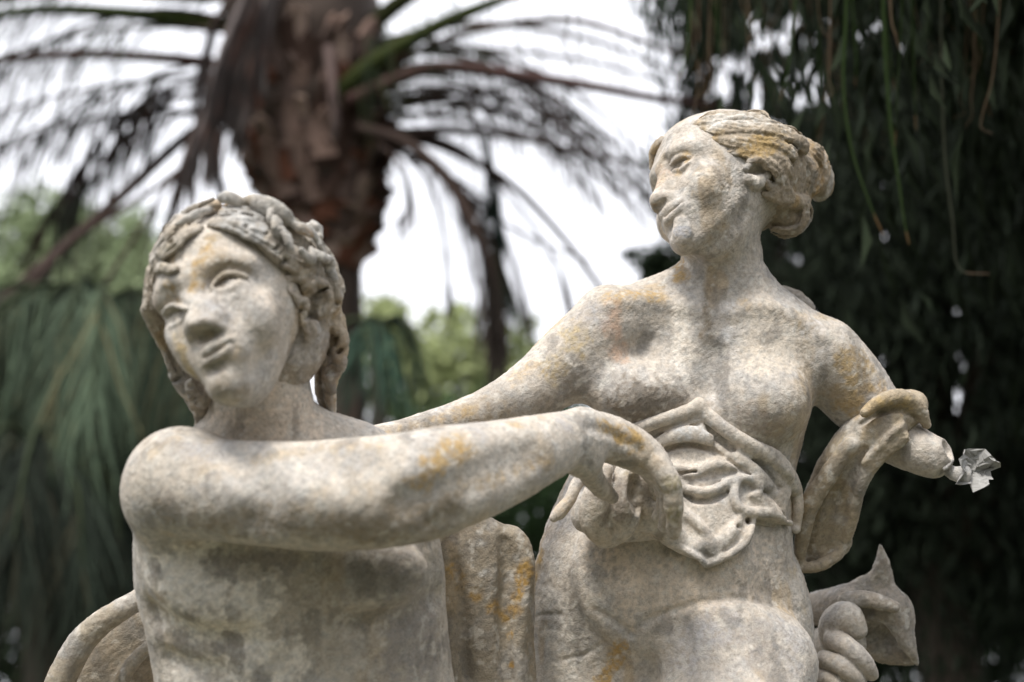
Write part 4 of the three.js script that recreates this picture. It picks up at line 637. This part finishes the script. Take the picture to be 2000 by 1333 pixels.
// ---------- cloth ----------
const sash = new Field();
{
  const body = new Field(wom), S = (P, o) => sash.stroke(P, { on: body, k: 0.006, ...o });
  S([[1180, 880, 38, 14], [1240, 880, 46, 16], [1310, 868, 52, 16], [1370, 850, 44, 14]], { off: 2 });
  S([[1270, 925, 40, 16], [1340, 915, 50, 18], [1420, 910, 52, 18], [1490, 935, 44, 16], [1525, 975, 28, 14]], { off: 2 });
  S([[1290, 980, 44, 16], [1370, 985, 50, 18], [1450, 975, 48, 18], [1520, 1000, 34, 14]], { off: 2 });
  S([[1335, 1030, 34, 14], [1390, 1035, 42, 16], [1440, 1022, 36, 14]], { off: 2 });
  S([[1322, 1052, 20, 9], [1350, 1066, 24, 11], [1385, 1076, 22, 11], [1425, 1060, 24, 11], [1448, 1035, 20, 9]], { off: 8 });
  const on = new Field(wom); on.ops.push(...sash.ops); const R = (P, o) => sash.stroke(P.map(p => [p[0], p[1], p[2] * 1.12, p[3]]), { on, k: 0.006, ...o }), G = (P, o) => sash.carve(P.map(p => [p[0], p[1], p[2] * 1.25, p[3] * 1.35]), { on, k: 0.005, ...o });
  G([[1272, 856, 4, 8], [1310, 848, 5, 9], [1345, 838, 5, 9], [1366, 828, 3, 6]], { off: 0 });
  G([[1390, 848, 4, 7], [1440, 884, 5, 8], [1490, 914, 5, 8], [1525, 955, 4, 6]], { off: 0 });
  G([[1292, 884, 5, 9], [1318, 871, 7, 12], [1350, 868, 7, 12], [1382, 876, 6, 10], [1412, 892, 3, 5]], { off: 0 });
  G([[1335, 966, 4, 7], [1362, 978, 5, 9], [1398, 974, 5, 8], [1425, 960, 3, 5]], { off: 0 });
  G([[1460, 1016, 4, 7], [1500, 1022, 4, 7], [1535, 1036, 4, 6]], { off: 2 });
  R([[1195, 852, 12, 11], [1245, 834, 13, 12], [1290, 818, 13, 12], [1335, 806, 13, 12], [1366, 792, 12, 12]], { off: 6 });
  R([[1362, 792, 12, 12], [1412, 834, 13, 12], [1465, 867, 14, 13], [1510, 898, 15, 13], [1542, 938, 15, 13], [1552, 985, 13, 12], [1549, 1035, 9, 10]], { off: 6 });
  R([[1280, 868, 9, 7], [1318, 852, 13, 9], [1355, 848, 14, 9], [1385, 860, 10, 7]], { off: 4 });
  R([[1318, 944, 6, 7], [1350, 959, 8, 9], [1385, 961, 9, 10], [1420, 945, 9, 10], [1452, 932, 8, 9], [1474, 941, 8, 8], [1480, 960, 7, 7], [1466, 970, 5, 5]], { off: 5 });
  R([[1436, 950, 7, 8], [1432, 976, 9, 9], [1448, 997, 9, 9], [1480, 1002, 9, 9], [1510, 1004, 8, 8], [1538, 1022, 6, 7]], { off: 6 });
  R([[1310, 985, 6, 6], [1345, 1008, 8, 8], [1378, 1042, 8, 8], [1392, 1080, 6, 6]], { off: 2 });
  R([[1448, 1008, 6, 6], [1428, 1040, 8, 7], [1404, 1078, 5, 5]], { off: 2 });
  R([[1328, 1068, 5, 5], [1366, 1088, 6, 7], [1384, 1096, 7, 7], [1428, 1078, 6, 7], [1456, 1054, 6, 7], [1466, 1016, 5, 6]], { off: 8 });
  R([[1312, 914, 8, 7], [1350, 922, 10, 8], [1400, 908, 9, 8], [1440, 912, 6, 5]], { off: 2 });
  for (const P of [[[1350, 946], [1375, 951], [1405, 944]], [[1490, 960], [1510, 975], [1524, 992]], [[1425, 900], [1460, 925], [1490, 945]], [[1300, 930], [1330, 925], [1360, 922]], [[1400, 1060], [1420, 1045], [1440, 1030]], [[1500, 985], [1520, 1000], [1535, 1015]], [[1230, 855], [1260, 850], [1280, 846]]]) G(P.map(p => [p[0], p[1], 2.2, 4]), { off: 1.5, k: 0.006 });
  for (const P of [[[1440, 890], [1475, 918], [1500, 950]], [[1480, 975], [1500, 985], [1515, 1000]], [[1360, 1066], [1395, 1062], [1430, 1040]]]) R(P.map(p => [p[0], p[1], 6, 5]), { off: 1, k: 0.012 });
  // the gathered knot under his hand
  sash.loft([[1182, 918, 1.905, 16, 18], [1166, 968, 1.90, 28, 26], [1164, 1018, 1.905, 32, 26], [1184, 1050, 1.915, 24, 20]], 0.006);
  sash.loft([[1224, 925, 1.915, 24, 22], [1222, 980, 1.905, 34, 30], [1214, 1028, 1.915, 28, 22], [1196, 1052, 1.92, 18, 18]], 0.004);
  sash.loft([[1248, 935, 1.925, 18, 20], [1268, 985, 1.92, 24, 22], [1292, 1008, 1.925, 20, 16]], 0.004);
  sash.loft([[1240, 1010, 1.93, 26, 20], [1290, 1020, 1.935, 26, 16], [1318, 1052, 1.945, 22, 14], [1345, 1072, 1.955, 14, 10]], 0.006);
  sash.loft([[1202, 930, 1.885, 8, 20], [1194, 975, 1.878, 10, 26], [1188, 1025, 1.885, 7, 18]], 0.005, 1);
  sash.loft([[1240, 938, 1.895, 12, 26], [1244, 972, 1.885, 18, 36], [1248, 1000, 1.895, 10, 22]], 0.006, 1);
  sash.loft([[1150, 920, 1.93, 16, 20], [1126, 948, 1.92, 12, 14], [1112, 978, 1.915, 12, 13], [1094, 1000, 1.91, 14, 13], [1082, 1012, 1.91, 9, 10]], 0.006);
  sash.loft([[1140, 1000, 1.96, 40, 26], [1200, 1000, 1.965, 60, 30], [1300, 990, 1.965, 60, 24]], 0.02);
}
const sleeve = new Field();
{
  sleeve.loft([[1768, 800, 2.07, 36, 62], [1735, 818, 2.06, 46, 64], [1695, 850, 2.06, 48, 54], [1650, 905, 2.07, 48, 36], [1622, 965, 2.085, 48, 28], [1604, 1035, 2.10, 52, 26], [1594, 1092, 2.115, 34, 22]], 0.015);
  sleeve.loft([[1660, 868, 2.03, 16, 14], [1618, 930, 2.045, 18, 14], [1580, 990, 2.06, 20, 15], [1566, 1060, 2.08, 14, 14], [1562, 1108, 2.10, 10, 12]], 0.01);
  sleeve.loft([[1760, 850, 2.02, 20, 14], [1710, 900, 2.03, 16, 14], [1678, 955, 2.05, 14, 14], [1664, 1020, 2.07, 12, 13], [1650, 1068, 2.09, 10, 12]], 0.01);
  sleeve.loft([[1690, 806, 2.01, 11, 12], [1722, 784, 2.015, 14, 15], [1762, 776, 2.02, 16, 16], [1796, 800, 2.03, 14, 15], [1810, 830, 2.035, 9, 11]], 0.004);
  sleeve.loft([[1556, 1112, 2.09, 9, 10], [1596, 1106, 2.085, 11, 11], [1634, 1086, 2.085, 11, 11], [1658, 1058, 2.09, 8, 9]], 0.006);
  const on = new Field(); on.ops.push(...sleeve.ops);
  sleeve.carve([[1680, 828, 5, 9], [1718, 806, 7, 12], [1760, 800, 7, 12], [1792, 818, 5, 9]], { on, k: 0.004 });
  sleeve.carve([[1690, 880, 6, 8], [1645, 940, 8, 10], [1625, 1000, 8, 9], [1612, 1070, 6, 7]], { on, k: 0.008 });
  sleeve.stroke([[1762, 830, 7, 7], [1720, 870, 8, 8], [1690, 905, 6, 6]], { on, off: 1, k: 0.006 });
}
const backCloth = new Field();
{
  backCloth.loft([[330, 1120, 1.93, 20, 22], [278, 1166, 1.91, 20, 22], [215, 1205, 1.90, 24, 22], [168, 1245, 1.90, 27, 24], [137, 1292, 1.90, 29, 26], [114, 1345, 1.90, 30, 26], [102, 1430, 1.91, 36, 28]], 0.01);
  backCloth.loft([[340, 1190, 1.96, 46, 22], [270, 1240, 1.96, 60, 22], [225, 1300, 1.955, 80, 22], [205, 1380, 1.95, 100, 24], [190, 1460, 1.95, 110, 30]], 0.015);
  backCloth.loft([[320, 1250, 1.925, 12, 18], [272, 1280, 1.925, 14, 16], [238, 1330, 1.925, 15, 18], [222, 1400, 1.93, 16, 18]], 0.015);
}
const midCloth = new Field();
{
  midCloth.loft([[925, 1040, 2.0, 60, 18], [930, 1070, 2.0, 100, 22], [938, 1150, 2.0, 102, 26], [948, 1250, 2.0, 96, 28], [955, 1350, 2.0, 94, 30], [965, 1500, 2.0, 96, 34]], 0.012);
  midCloth.loft([[940, 1018, 1.998, 12, 14], [932, 1060, 1.99, 34, 18], [922, 1130, 1.985, 46, 22], [928, 1230, 1.985, 44, 24], [938, 1350, 1.985, 44, 24], [944, 1500, 1.985, 44, 24]], 0.025);
  midCloth.loft([[1004, 1050, 2.0, 12, 14], [1020, 1076, 1.998, 14, 16], [1030, 1112, 1.995, 12, 18], [1023, 1180, 1.99, 14, 20], [1014, 1270, 1.985, 14, 18], [1012, 1450, 1.985, 14, 18]], 0.018);
  midCloth.loft([[868, 1070, 1.975, 14, 14], [872, 1150, 1.972, 14, 14], [880, 1260, 1.968, 13, 14], [898, 1400, 1.968, 14, 14]], 0.02);
  { const on = new Field(); on.ops.push(...midCloth.ops); midCloth.carve([[985, 1060, 5, 5], [988, 1130, 7, 7], [980, 1210, 6, 6], [992, 1330, 7, 7]], { on, off: 0, k: 0.014 }); midCloth.carve([[890, 1100, 4, 4], [900, 1190, 5, 5], [908, 1320, 5, 5]], { on, off: 1, k: 0.014 }); }
}
const horn = new Field();
{
  horn.loft([[1719, 1064, 2.15, 2.5, 2.5], [1722, 1085, 2.15, 9, 8], [1724, 1110, 2.15, 17, 16], [1720, 1140, 2.155, 28, 24], [1700, 1166, 2.165, 42, 30]], 0.01);
  horn.loft([[1570, 1196, 2.25, 30, 32], [1620, 1186, 2.21, 36, 36], [1680, 1184, 2.165, 44, 42], [1735, 1190, 2.15, 44, 44], [1752, 1206, 2.145, 34, 40]], 0.012);
  horn.loft([[1750, 1196, 2.14, 28, 30], [1764, 1230, 2.135, 22, 28], [1778, 1268, 2.135, 14, 22], [1790, 1294, 2.14, 5, 12]], 0.008);
  horn.loft([[1690, 1230, 2.19, 40, 26], [1740, 1262, 2.18, 40, 24], [1776, 1284, 2.165, 16, 16]], 0.012);
  horn.loft([[1650, 1172, 2.12, 14, 12], [1700, 1172, 2.105, 16, 14], [1748, 1186, 2.10, 12, 12]], 0.01);
  const on = new Field(); on.ops.push(...horn.ops);
  horn.carve([[1712, 1232, 22, 30], [1738, 1248, 16, 26]], { on, off: 6, k: 0.012 });
  horn.carve([[1700, 1196, 8, 8]], { on, off: 1, k: 0.004 });
  horn.carve([[1762, 1150, 14, 16], [1790, 1165, 12, 16]], { on, off: 8, k: 0.002 });
}
const stump = new Field();
{
  stump.loft([[1822, 908, 2.045, 14, 14], [1846, 916, 2.04, 12, 14], [1866, 926, 2.035, 15, 12], [1886, 928, 2.03, 18, 12]], 0.004);
  stump.loft([[1858, 902, 2.03, 5, 6], [1846, 916, 2.02, 5, 6]], 0.002);
}
// ---------- weathering: lichen, soot, plaster, wear and plain tones, plus shade painted under chin and arm ----------
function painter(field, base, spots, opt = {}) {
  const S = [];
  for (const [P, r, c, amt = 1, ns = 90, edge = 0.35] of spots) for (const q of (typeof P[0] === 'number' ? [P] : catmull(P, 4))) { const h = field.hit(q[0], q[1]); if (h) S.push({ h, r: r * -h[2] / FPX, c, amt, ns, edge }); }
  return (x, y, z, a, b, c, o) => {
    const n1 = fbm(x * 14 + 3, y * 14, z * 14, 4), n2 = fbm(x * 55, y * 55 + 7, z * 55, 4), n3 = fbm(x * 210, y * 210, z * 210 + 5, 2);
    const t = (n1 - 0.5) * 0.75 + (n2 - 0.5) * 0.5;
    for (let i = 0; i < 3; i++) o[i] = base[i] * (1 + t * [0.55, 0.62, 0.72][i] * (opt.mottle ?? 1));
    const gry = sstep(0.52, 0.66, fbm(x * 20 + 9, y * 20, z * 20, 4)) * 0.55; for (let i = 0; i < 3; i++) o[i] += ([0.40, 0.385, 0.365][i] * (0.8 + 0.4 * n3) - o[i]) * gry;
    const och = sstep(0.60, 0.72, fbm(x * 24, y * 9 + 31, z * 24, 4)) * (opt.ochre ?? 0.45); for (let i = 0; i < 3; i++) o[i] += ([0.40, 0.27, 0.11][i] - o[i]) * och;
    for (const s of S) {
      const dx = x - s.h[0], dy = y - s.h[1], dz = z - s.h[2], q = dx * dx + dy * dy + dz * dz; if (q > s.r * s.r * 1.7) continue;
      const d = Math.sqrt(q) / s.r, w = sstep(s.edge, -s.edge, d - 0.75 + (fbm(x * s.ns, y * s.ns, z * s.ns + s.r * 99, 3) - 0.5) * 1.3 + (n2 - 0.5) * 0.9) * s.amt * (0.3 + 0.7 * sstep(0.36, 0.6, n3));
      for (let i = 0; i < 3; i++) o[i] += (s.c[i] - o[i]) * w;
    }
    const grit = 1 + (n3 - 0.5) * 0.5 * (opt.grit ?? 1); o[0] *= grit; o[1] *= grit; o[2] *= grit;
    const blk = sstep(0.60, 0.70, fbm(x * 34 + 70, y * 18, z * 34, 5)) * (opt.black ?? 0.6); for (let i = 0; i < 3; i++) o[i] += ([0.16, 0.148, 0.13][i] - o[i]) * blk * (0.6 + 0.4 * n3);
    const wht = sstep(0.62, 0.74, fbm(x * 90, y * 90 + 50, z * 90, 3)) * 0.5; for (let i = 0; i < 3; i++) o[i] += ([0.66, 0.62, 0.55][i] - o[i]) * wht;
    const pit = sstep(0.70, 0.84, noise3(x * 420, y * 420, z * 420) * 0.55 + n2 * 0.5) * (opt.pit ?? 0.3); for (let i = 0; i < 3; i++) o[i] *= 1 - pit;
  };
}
const OCH = [0.38, 0.255, 0.10], BRN = [0.20, 0.155, 0.10], GRY = [0.33, 0.325, 0.33], WHT = [0.72, 0.665, 0.585], DRK = [0.13, 0.11, 0.085], CRM = [0.60, 0.515, 0.42], PEEL = [0.30, 0.27, 0.235], PNK = [0.50, 0.36, 0.27];
const STONE = [0.50, 0.452, 0.392];
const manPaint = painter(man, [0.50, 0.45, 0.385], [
  [[[330, 560], [330, 500]], 30, OCH, 0.75], [[[385, 560], [390, 520], [410, 470]], 20, OCH, 0.6], [[[350, 590]], 14, OCH, 0.5], [[[345, 660], [370, 720], [395, 750]], 18, [0.46, 0.36, 0.2], 0.6],
  [[[440, 500], [470, 520]], 26, BRN, 0.4], [[[410, 610], [440, 620]], 30, GRY, 0.5], [[[520, 580], [560, 560]], 30, CRM, 0.5],
  [[[470, 775], [430, 765]], 26, BRN, 0.5], [[[470, 690]], 20, OCH, 0.35],  // brown stain under the chin, with the shade there painted in
  [[[450, 840], [540, 800], [600, 830], [520, 860]], 60, CRM, 0.85, 60], [[[370, 870], [420, 880]], 50, GRY, 0.55], [[[300, 900], [290, 960]], 50, [0.5, 0.46, 0.4], 0.6],
  [[[330, 1000], [390, 1020]], 40, BRN, 0.6, 120, 0.12], [[[300, 960], [330, 980]], 22, PEEL, 0.8, 120, 0.08],
  [[[620, 900], [700, 900]], 50, GRY, 0.35], [[[430, 1030], [560, 1020], [680, 1030], [780, 1015], [880, 990]], 46, [0.25, 0.205, 0.145], 0.6], [[[820, 940], [860, 900], [900, 860]], 34, OCH, 0.6], [[[1010, 830], [1060, 815]], 20, OCH, 0.5], [[[1180, 830], [1215, 850], [1245, 870]], 24, OCH, 0.8],  // dark browns on the arm underside: weathering that also paints in its shade
  [[[940, 850], [1100, 830]], 24, GRY, 0.6], [[[960, 940], [1040, 920]], 40, BRN, 0.4],
  [[[1310, 950], [1320, 1010]], 30, [0.22, 0.19, 0.09], 0.8],
  [[[300, 1120], [360, 1130], [430, 1110], [340, 1200], [420, 1220], [500, 1180], [470, 1280], [560, 1300], [360, 1300]], 62, WHT, 0.9, 70, 0.15],
  [[[420, 1110], [500, 1090], [560, 1100]], 36, PEEL, 0.85, 90, 0.06], [[[310, 1250], [295, 1180], [300, 1100]], 20, PEEL, 0.8, 90, 0.06], [[[370, 1275], [350, 1260]], 30, PEEL, 0.9, 100, 0.06], [[[430, 1265], [455, 1240], [460, 1300]], 24, PEEL, 0.9, 100, 0.06], [[[455, 1200]], 24, PEEL, 0.9, 100, 0.06], [[[520, 1150]], 22, PEEL, 0.7, 100, 0.06],
  [[[760, 1120], [800, 1200], [820, 1300]], 90, [0.33, 0.30, 0.27], 0.7], [[[660, 1180], [680, 1290]], 70, [0.42, 0.38, 0.335], 0.6], [[[500, 900], [620, 880], [740, 870]], 16, OCH, 0.35], [[[900, 950], [980, 930], [1080, 900]], 18, OCH, 0.4], [[[300, 880], [340, 860]], 24, OCH, 0.3], [[[700, 960], [620, 980]], 40, [0.36, 0.30, 0.22], 0.5],  // darker grey over the right half of the torso
  [[[1640, 1230], [1690, 1300]], 60, [0.36, 0.33, 0.30], 0.5],
], { ochre: 0.25 });
const womPaint = painter(wom, STONE, [
  [[[1330, 300], [1345, 308]], 14, OCH, 0.7], [[[1325, 335]], 14, OCH, 0.5], [[[1310, 500], [1330, 540], [1310, 490]], 22, OCH, 0.6], [[[1355, 380], [1365, 330]], 14, [0.45, 0.34, 0.2], 0.5],
  [[[1290, 345], [1280, 370]], 30, PNK, 0.45], [[[1400, 330], [1420, 380]], 40, [0.52, 0.47, 0.41], 0.5],
  [[[1332, 452]], 20, GRY, 0.9, 60, 0.05], [[[1400, 440], [1440, 410]], 40, [0.36, 0.32, 0.27], 0.5], [[[1476, 352]], 16, WHT, 0.9],
  [[[1185, 580], [1240, 575], [1290, 580]], 26, OCH, 0.45], [[[1200, 640], [1210, 700], [1195, 600]], 24, PNK, 0.6], [[[1120, 660], [1080, 720]], 40, [0.40, 0.30, 0.13], 0.6], [[[1160, 610]], 34, GRY, 0.6], [[[760, 840], [860, 820], [920, 800]], 18, OCH, 0.45], [[[1010, 740], [1050, 720]], 30, OCH, 0.4], [[[1450, 590], [1530, 620], [1600, 650]], 16, OCH, 0.3], [[[1180, 870], [1190, 820]], 20, OCH, 0.4], [[[1720, 760], [1700, 720]], 20, OCH, 0.5], [[[1550, 1120], [1570, 1180]], 22, [0.42, 0.33, 0.2], 0.5], [[[960, 770], [1000, 790]], 50, [0.30, 0.28, 0.25], 0.6], [[[1120, 740], [1060, 780]], 30, BRN, 0.4],
  [[[1385, 560], [1385, 620], [1380, 660]], 16, BRN, 0.65, 120], [[[1330, 600], [1335, 660], [1330, 720]], 26, WHT, 0.6], [[[1420, 600], [1420, 650]], 22, [0.56, 0.55, 0.54], 0.6], [[[1390, 680], [1375, 730]], 24, [0.45, 0.43, 0.4], 0.5],
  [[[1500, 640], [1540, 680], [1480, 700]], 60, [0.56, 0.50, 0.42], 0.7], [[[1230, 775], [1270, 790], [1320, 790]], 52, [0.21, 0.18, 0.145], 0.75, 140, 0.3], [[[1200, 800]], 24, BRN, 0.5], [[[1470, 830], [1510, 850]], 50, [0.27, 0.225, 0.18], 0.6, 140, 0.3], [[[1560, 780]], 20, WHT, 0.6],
  [[[1400, 760], [1400, 790]], 24, [0.58, 0.55, 0.52], 0.6], [[[1590, 640], [1600, 700]], 34, [0.60, 0.57, 0.54], 0.7], [[[1660, 700], [1680, 750], [1650, 780]], 44, [0.38, 0.28, 0.15], 0.7], [[[1620, 760]], 40, [0.30, 0.26, 0.21], 0.6],
  [[[1058, 1080], [1040, 1140], [1030, 1230]], 20, OCH, 0.85], [[[1090, 1100], [1080, 1200]], 30, [0.46, 0.45, 0.43], 0.6], [[[1200, 1100], [1300, 1120], [1400, 1130], [1250, 1160], [1480, 1100]], 70, CRM, 0.85, 50], [[[1120, 1230], [1100, 1300]], 40, WHT, 0.5],
  [[[1216, 1262], [1195, 1300], [1180, 1333]], 20, [0.42, 0.28, 0.11], 0.8], [[[1340, 1270], [1420, 1230]], 70, [0.40, 0.38, 0.37], 0.75, 50], [[[1480, 1240], [1500, 1300]], 44, [0.25, 0.225, 0.2], 0.65], [[[1540, 1240], [1550, 1310]], 40, [0.42, 0.40, 0.39], 0.6],
], { ochre: 0.4 });
const hairPaintM = painter(manHair, [0.37, 0.325, 0.265], [[[[440, 410], [500, 430], [470, 440]], 50, [0.42, 0.41, 0.39], 0.7], [[[380, 420], [420, 405]], 34, [0.42, 0.31, 0.19], 0.6], [[[650, 700], [645, 760]], 60, [0.25, 0.19, 0.135], 0.7], [[[600, 520], [640, 560]], 40, [0.30, 0.24, 0.17], 0.6], [[[330, 490]], 40, [0.36, 0.31, 0.22], 0.6], [[[624, 606]], 12, WHT, 0.9]], { ochre: 0.4 });
const wreathPaint = painter(wreath, [0.41, 0.385, 0.345], [[[[600, 460]], 22, [0.40, 0.25, 0.12], 0.7]], { ochre: 0.35 });
const hairPaintW = painter(womHair, [0.36, 0.30, 0.225], [[[[1390, 236], [1450, 232], [1490, 236]], 26, [0.52, 0.49, 0.44], 0.8], [[[1370, 250], [1400, 268]], 20, OCH, 0.5], [[[1500, 280], [1460, 290], [1530, 275]], 30, [0.33, 0.23, 0.10], 0.6], [[[1600, 320], [1600, 370]], 50, [0.33, 0.22, 0.10], 0.75], [[[1556, 284]], 14, [0.25, 0.24, 0.23], 0.8], [[[1275, 300]], 24, [0.38, 0.28, 0.15], 0.7]], { ochre: 0.6 });
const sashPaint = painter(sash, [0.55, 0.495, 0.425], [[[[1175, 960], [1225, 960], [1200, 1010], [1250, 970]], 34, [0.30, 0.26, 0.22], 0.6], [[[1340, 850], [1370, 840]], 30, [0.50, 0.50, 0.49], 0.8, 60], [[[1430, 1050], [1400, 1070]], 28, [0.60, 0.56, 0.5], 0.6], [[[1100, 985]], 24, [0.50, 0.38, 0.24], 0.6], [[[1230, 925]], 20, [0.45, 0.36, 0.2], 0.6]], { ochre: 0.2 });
const sleevePaint = painter(sleeve, [0.39, 0.325, 0.235], [[[[1720, 790], [1770, 790]], 26, [0.42, 0.31, 0.15], 0.7], [[[1740, 850], [1700, 890]], 26, [0.50, 0.43, 0.34], 0.7], [[[1610, 980], [1620, 1050]], 50, [0.30, 0.25, 0.17], 0.6]], { ochre: 0.5 });
const clothPaint = painter(backCloth, [0.34, 0.295, 0.23], [], { ochre: 0.3 });
const midPaint = painter(midCloth, [0.32, 0.275, 0.21], [[[[940, 1060], [945, 1120]], 12, [0.50, 0.48, 0.44], 0.8, 160], [[[1010, 1090], [1000, 1130]], 18, [0.42, 0.41, 0.39], 0.7], [[[1028, 1110], [1010, 1160], [990, 1200], [880, 1120]], 20, [0.36, 0.22, 0.06], 0.8], [[[998, 1240], [1000, 1300]], 10, [0.40, 0.24, 0.06], 0.9], [[[985, 1230], [985, 1300]], 8, [0.55, 0.5, 0.43], 0.9, 160], [[[960, 1150], [955, 1250]], 30, [0.25, 0.225, 0.19], 0.7]], { ochre: 0.3 });
const hornPaint = painter(horn, [0.33, 0.29, 0.24], [[[[1700, 1140]], 40, [0.28, 0.25, 0.18], 0.6]], { ochre: 0.25 });
const stumpPaint = painter(stump, [0.40, 0.385, 0.36], [], { ochre: 0.0 });
// relief: worn unevenness, and a coarse crust where the stone is rough
const relief = (x, y, z) => (fbm(x * 26, y * 26, z * 26, 3) - 0.5) * 0.0028 + (fbm(x * 130 + 5, y * 130, z * 130, 2) - 0.5) * 0.0011 + (noise3(x * 380, y * 380, z * 380) - 0.5) * 0.0007;
const reliefRough = (x, y, z) => relief(x, y, z) + (noise3(x * 430, y * 430 + 2, z * 430) - 0.5) * 0.0011 * sstep(0.42, 0.62, fbm(x * 9 + 4, y * 9, z * 9, 3));
const reliefHair = (x, y, z) => (fbm(x * 60, y * 60, z * 60, 3) - 0.5) * 0.004 + (fbm(x * 220, y * 220, z * 220, 2) - 0.5) * 0.0028;

const manAt = W3(600, 2600, 1.86), womAt = W3(1310, 2600, 2.12); manAt.y = womAt.y = 0.9;
const statueM = new THREE.Group(); statueM.name = 'marble_statue'; statueM.position.copy(manAt); scene.add(statueM);
const statueW = new THREE.Group(); statueW.name = 'marble_statue_001'; statueW.position.copy(womAt); scene.add(statueW);
const above = y => (a, b, c) => b > -(y - 666.5) / FPX * -c - 0.012, below = y => (a, b, c) => b < -(y - 666.5) / FPX * -c + 0.012, inY = (y0, y1) => (a, b, c) => above(y1)(a, b, c) && below(y0)(a, b, c);
const D = 1;
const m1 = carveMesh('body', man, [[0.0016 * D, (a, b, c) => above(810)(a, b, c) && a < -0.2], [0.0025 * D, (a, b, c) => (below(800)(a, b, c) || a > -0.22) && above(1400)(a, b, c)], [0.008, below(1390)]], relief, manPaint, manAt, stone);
const m2 = carveMesh('hair', manHair, [[0.0017 * D, null]], reliefHair, hairPaintM, manAt, stone);
const m3 = carveMesh('laurel_wreath', wreath, [[0.0016 * D, null]], reliefHair, wreathPaint, manAt, stone, 0.6);
const m4 = carveMesh('drapery', backCloth, [[0.0027 * D, above(1400)], [0.008, below(1390)]], reliefRough, clothPaint, manAt, stone, 1.2);
const m4b = carveMesh('drapery_001', midCloth, [[0.0025 * D, above(1400)], [0.008, below(1390)]], reliefRough, midPaint, manAt, stone, 1.2);
const m5 = carveMesh('horn', horn, [[0.0022 * D, null]], reliefRough, hornPaint, manAt, stone, 2.0);
statueM.add(m1, m2, m3, m4, m4b, m5);
const w1 = carveMesh('body', wom, [[0.0017 * D, above(560)], [0.0025 * D, (a, b, c) => below(550)(a, b, c) && above(1400)(a, b, c)], [0.008, below(1390)]], reliefRough, womPaint, womAt, stone);
const w2 = carveMesh('hair', womHair, [[0.0018 * D, null]], reliefHair, hairPaintW, womAt, stone);
const w3 = carveMesh('sash', sash, [[0.0019 * D, null]], relief, sashPaint, womAt, stone, 0.8);
const w4 = carveMesh('sleeve', sleeve, [[0.0023 * D, null]], reliefRough, sleevePaint, womAt, stone, 1.3);
const w5 = carveMesh('broken_dowel', stump, [[0.0018 * D, null]], reliefHair, stumpPaint, womAt, stone, 0.5);
statueW.add(w1, w2, w3, w4, w5);
{                                                   // the torn cup of mortar left on the pin in her broken arm
  const c = W3(1915, 918, 2.02), q = 2.02 / FPX, X = new THREE.Vector3(), Y = new THREE.Vector3(), Z = new THREE.Vector3(); camera.matrixWorld.extractBasis(X, Y, Z);
  const ax = X.clone().multiplyScalar(0.82).addScaledVector(Y, 0.5).addScaledVector(Z, -0.25).normalize(), az = Z.clone().multiplyScalar(0.8).addScaledVector(Y, 0.25).addScaledVector(X, 0.4); az.addScaledVector(ax, -az.dot(ax)).normalize(); const ay = new THREE.Vector3().crossVectors(az, ax), r = rng(17), p = [], N = 24, M = 8;
  for (const side of [0, 1]) for (let j = 0; j <= M; j++) for (let i = 0; i < N; i++) { const a = i / N * 6.2832, t = j / M, rim = 1 + 0.5 * (noise3(Math.cos(a) * 2.4 + 5, Math.sin(a) * 2.4, 2) - 0.5) * 2 + (r() - 0.5) * 0.05, R = t * rim * (1 - 0.07 * side), z = -26 * (1 - t * t) + (r() - 0.5) * 8 * (0.3 + t) - side * (5 + 4 * r()) * (1.3 - t) + 15 * Math.sin(a * 3 + 1) * t; const v = c.clone().addScaledVector(ax, (Math.cos(a) * 46 * R + (r() - 0.5) * 5) * q).addScaledVector(ay, (Math.sin(a) * 36 * R + (r() - 0.5) * 5) * q).addScaledVector(az, z * q).sub(womAt); p.push(v.x, v.y, v.z); }
  const id = [], K = (M + 1) * N; for (let j = 0; j < M; j++) for (let i = 0; i < N; i++) { const a = j * N + i, b = j * N + (i + 1) % N; id.push(a, a + N, b + N, a, b + N, b, K + a, K + b + N, K + a + N, K + a, K + b, K + b + N); }
  for (let i = 0; i < N; i++) { const a = M * N + i, b = M * N + (i + 1) % N; id.push(a, K + a, K + b, a, K + b, b); }
  let g = new THREE.BufferGeometry(); g.setAttribute('position', new THREE.Float32BufferAttribute(p, 3)); g.setIndex(id); g = g.toNonIndexed(); g.computeVertexNormals();
  const m = new THREE.Mesh(g, new THREE.MeshStandardMaterial({ color: new THREE.Color().setRGB(0.33, 0.325, 0.31), roughness: 0.85, bumpMap: grainBump, bumpScale: 0.002, side: THREE.DoubleSide })); m.name = 'torn_mortar'; m.castShadow = m.receiveShadow = true; statueW.add(m);
}
tag(statueM, 'weathered stone statue of a youth in a laurel wreath reaching one arm across', 'statue');
tag(statueW, 'weathered stone statue of a woman with bound hair, knotted sash and broken forearm', 'statue');
renderer.render(scene, camera);
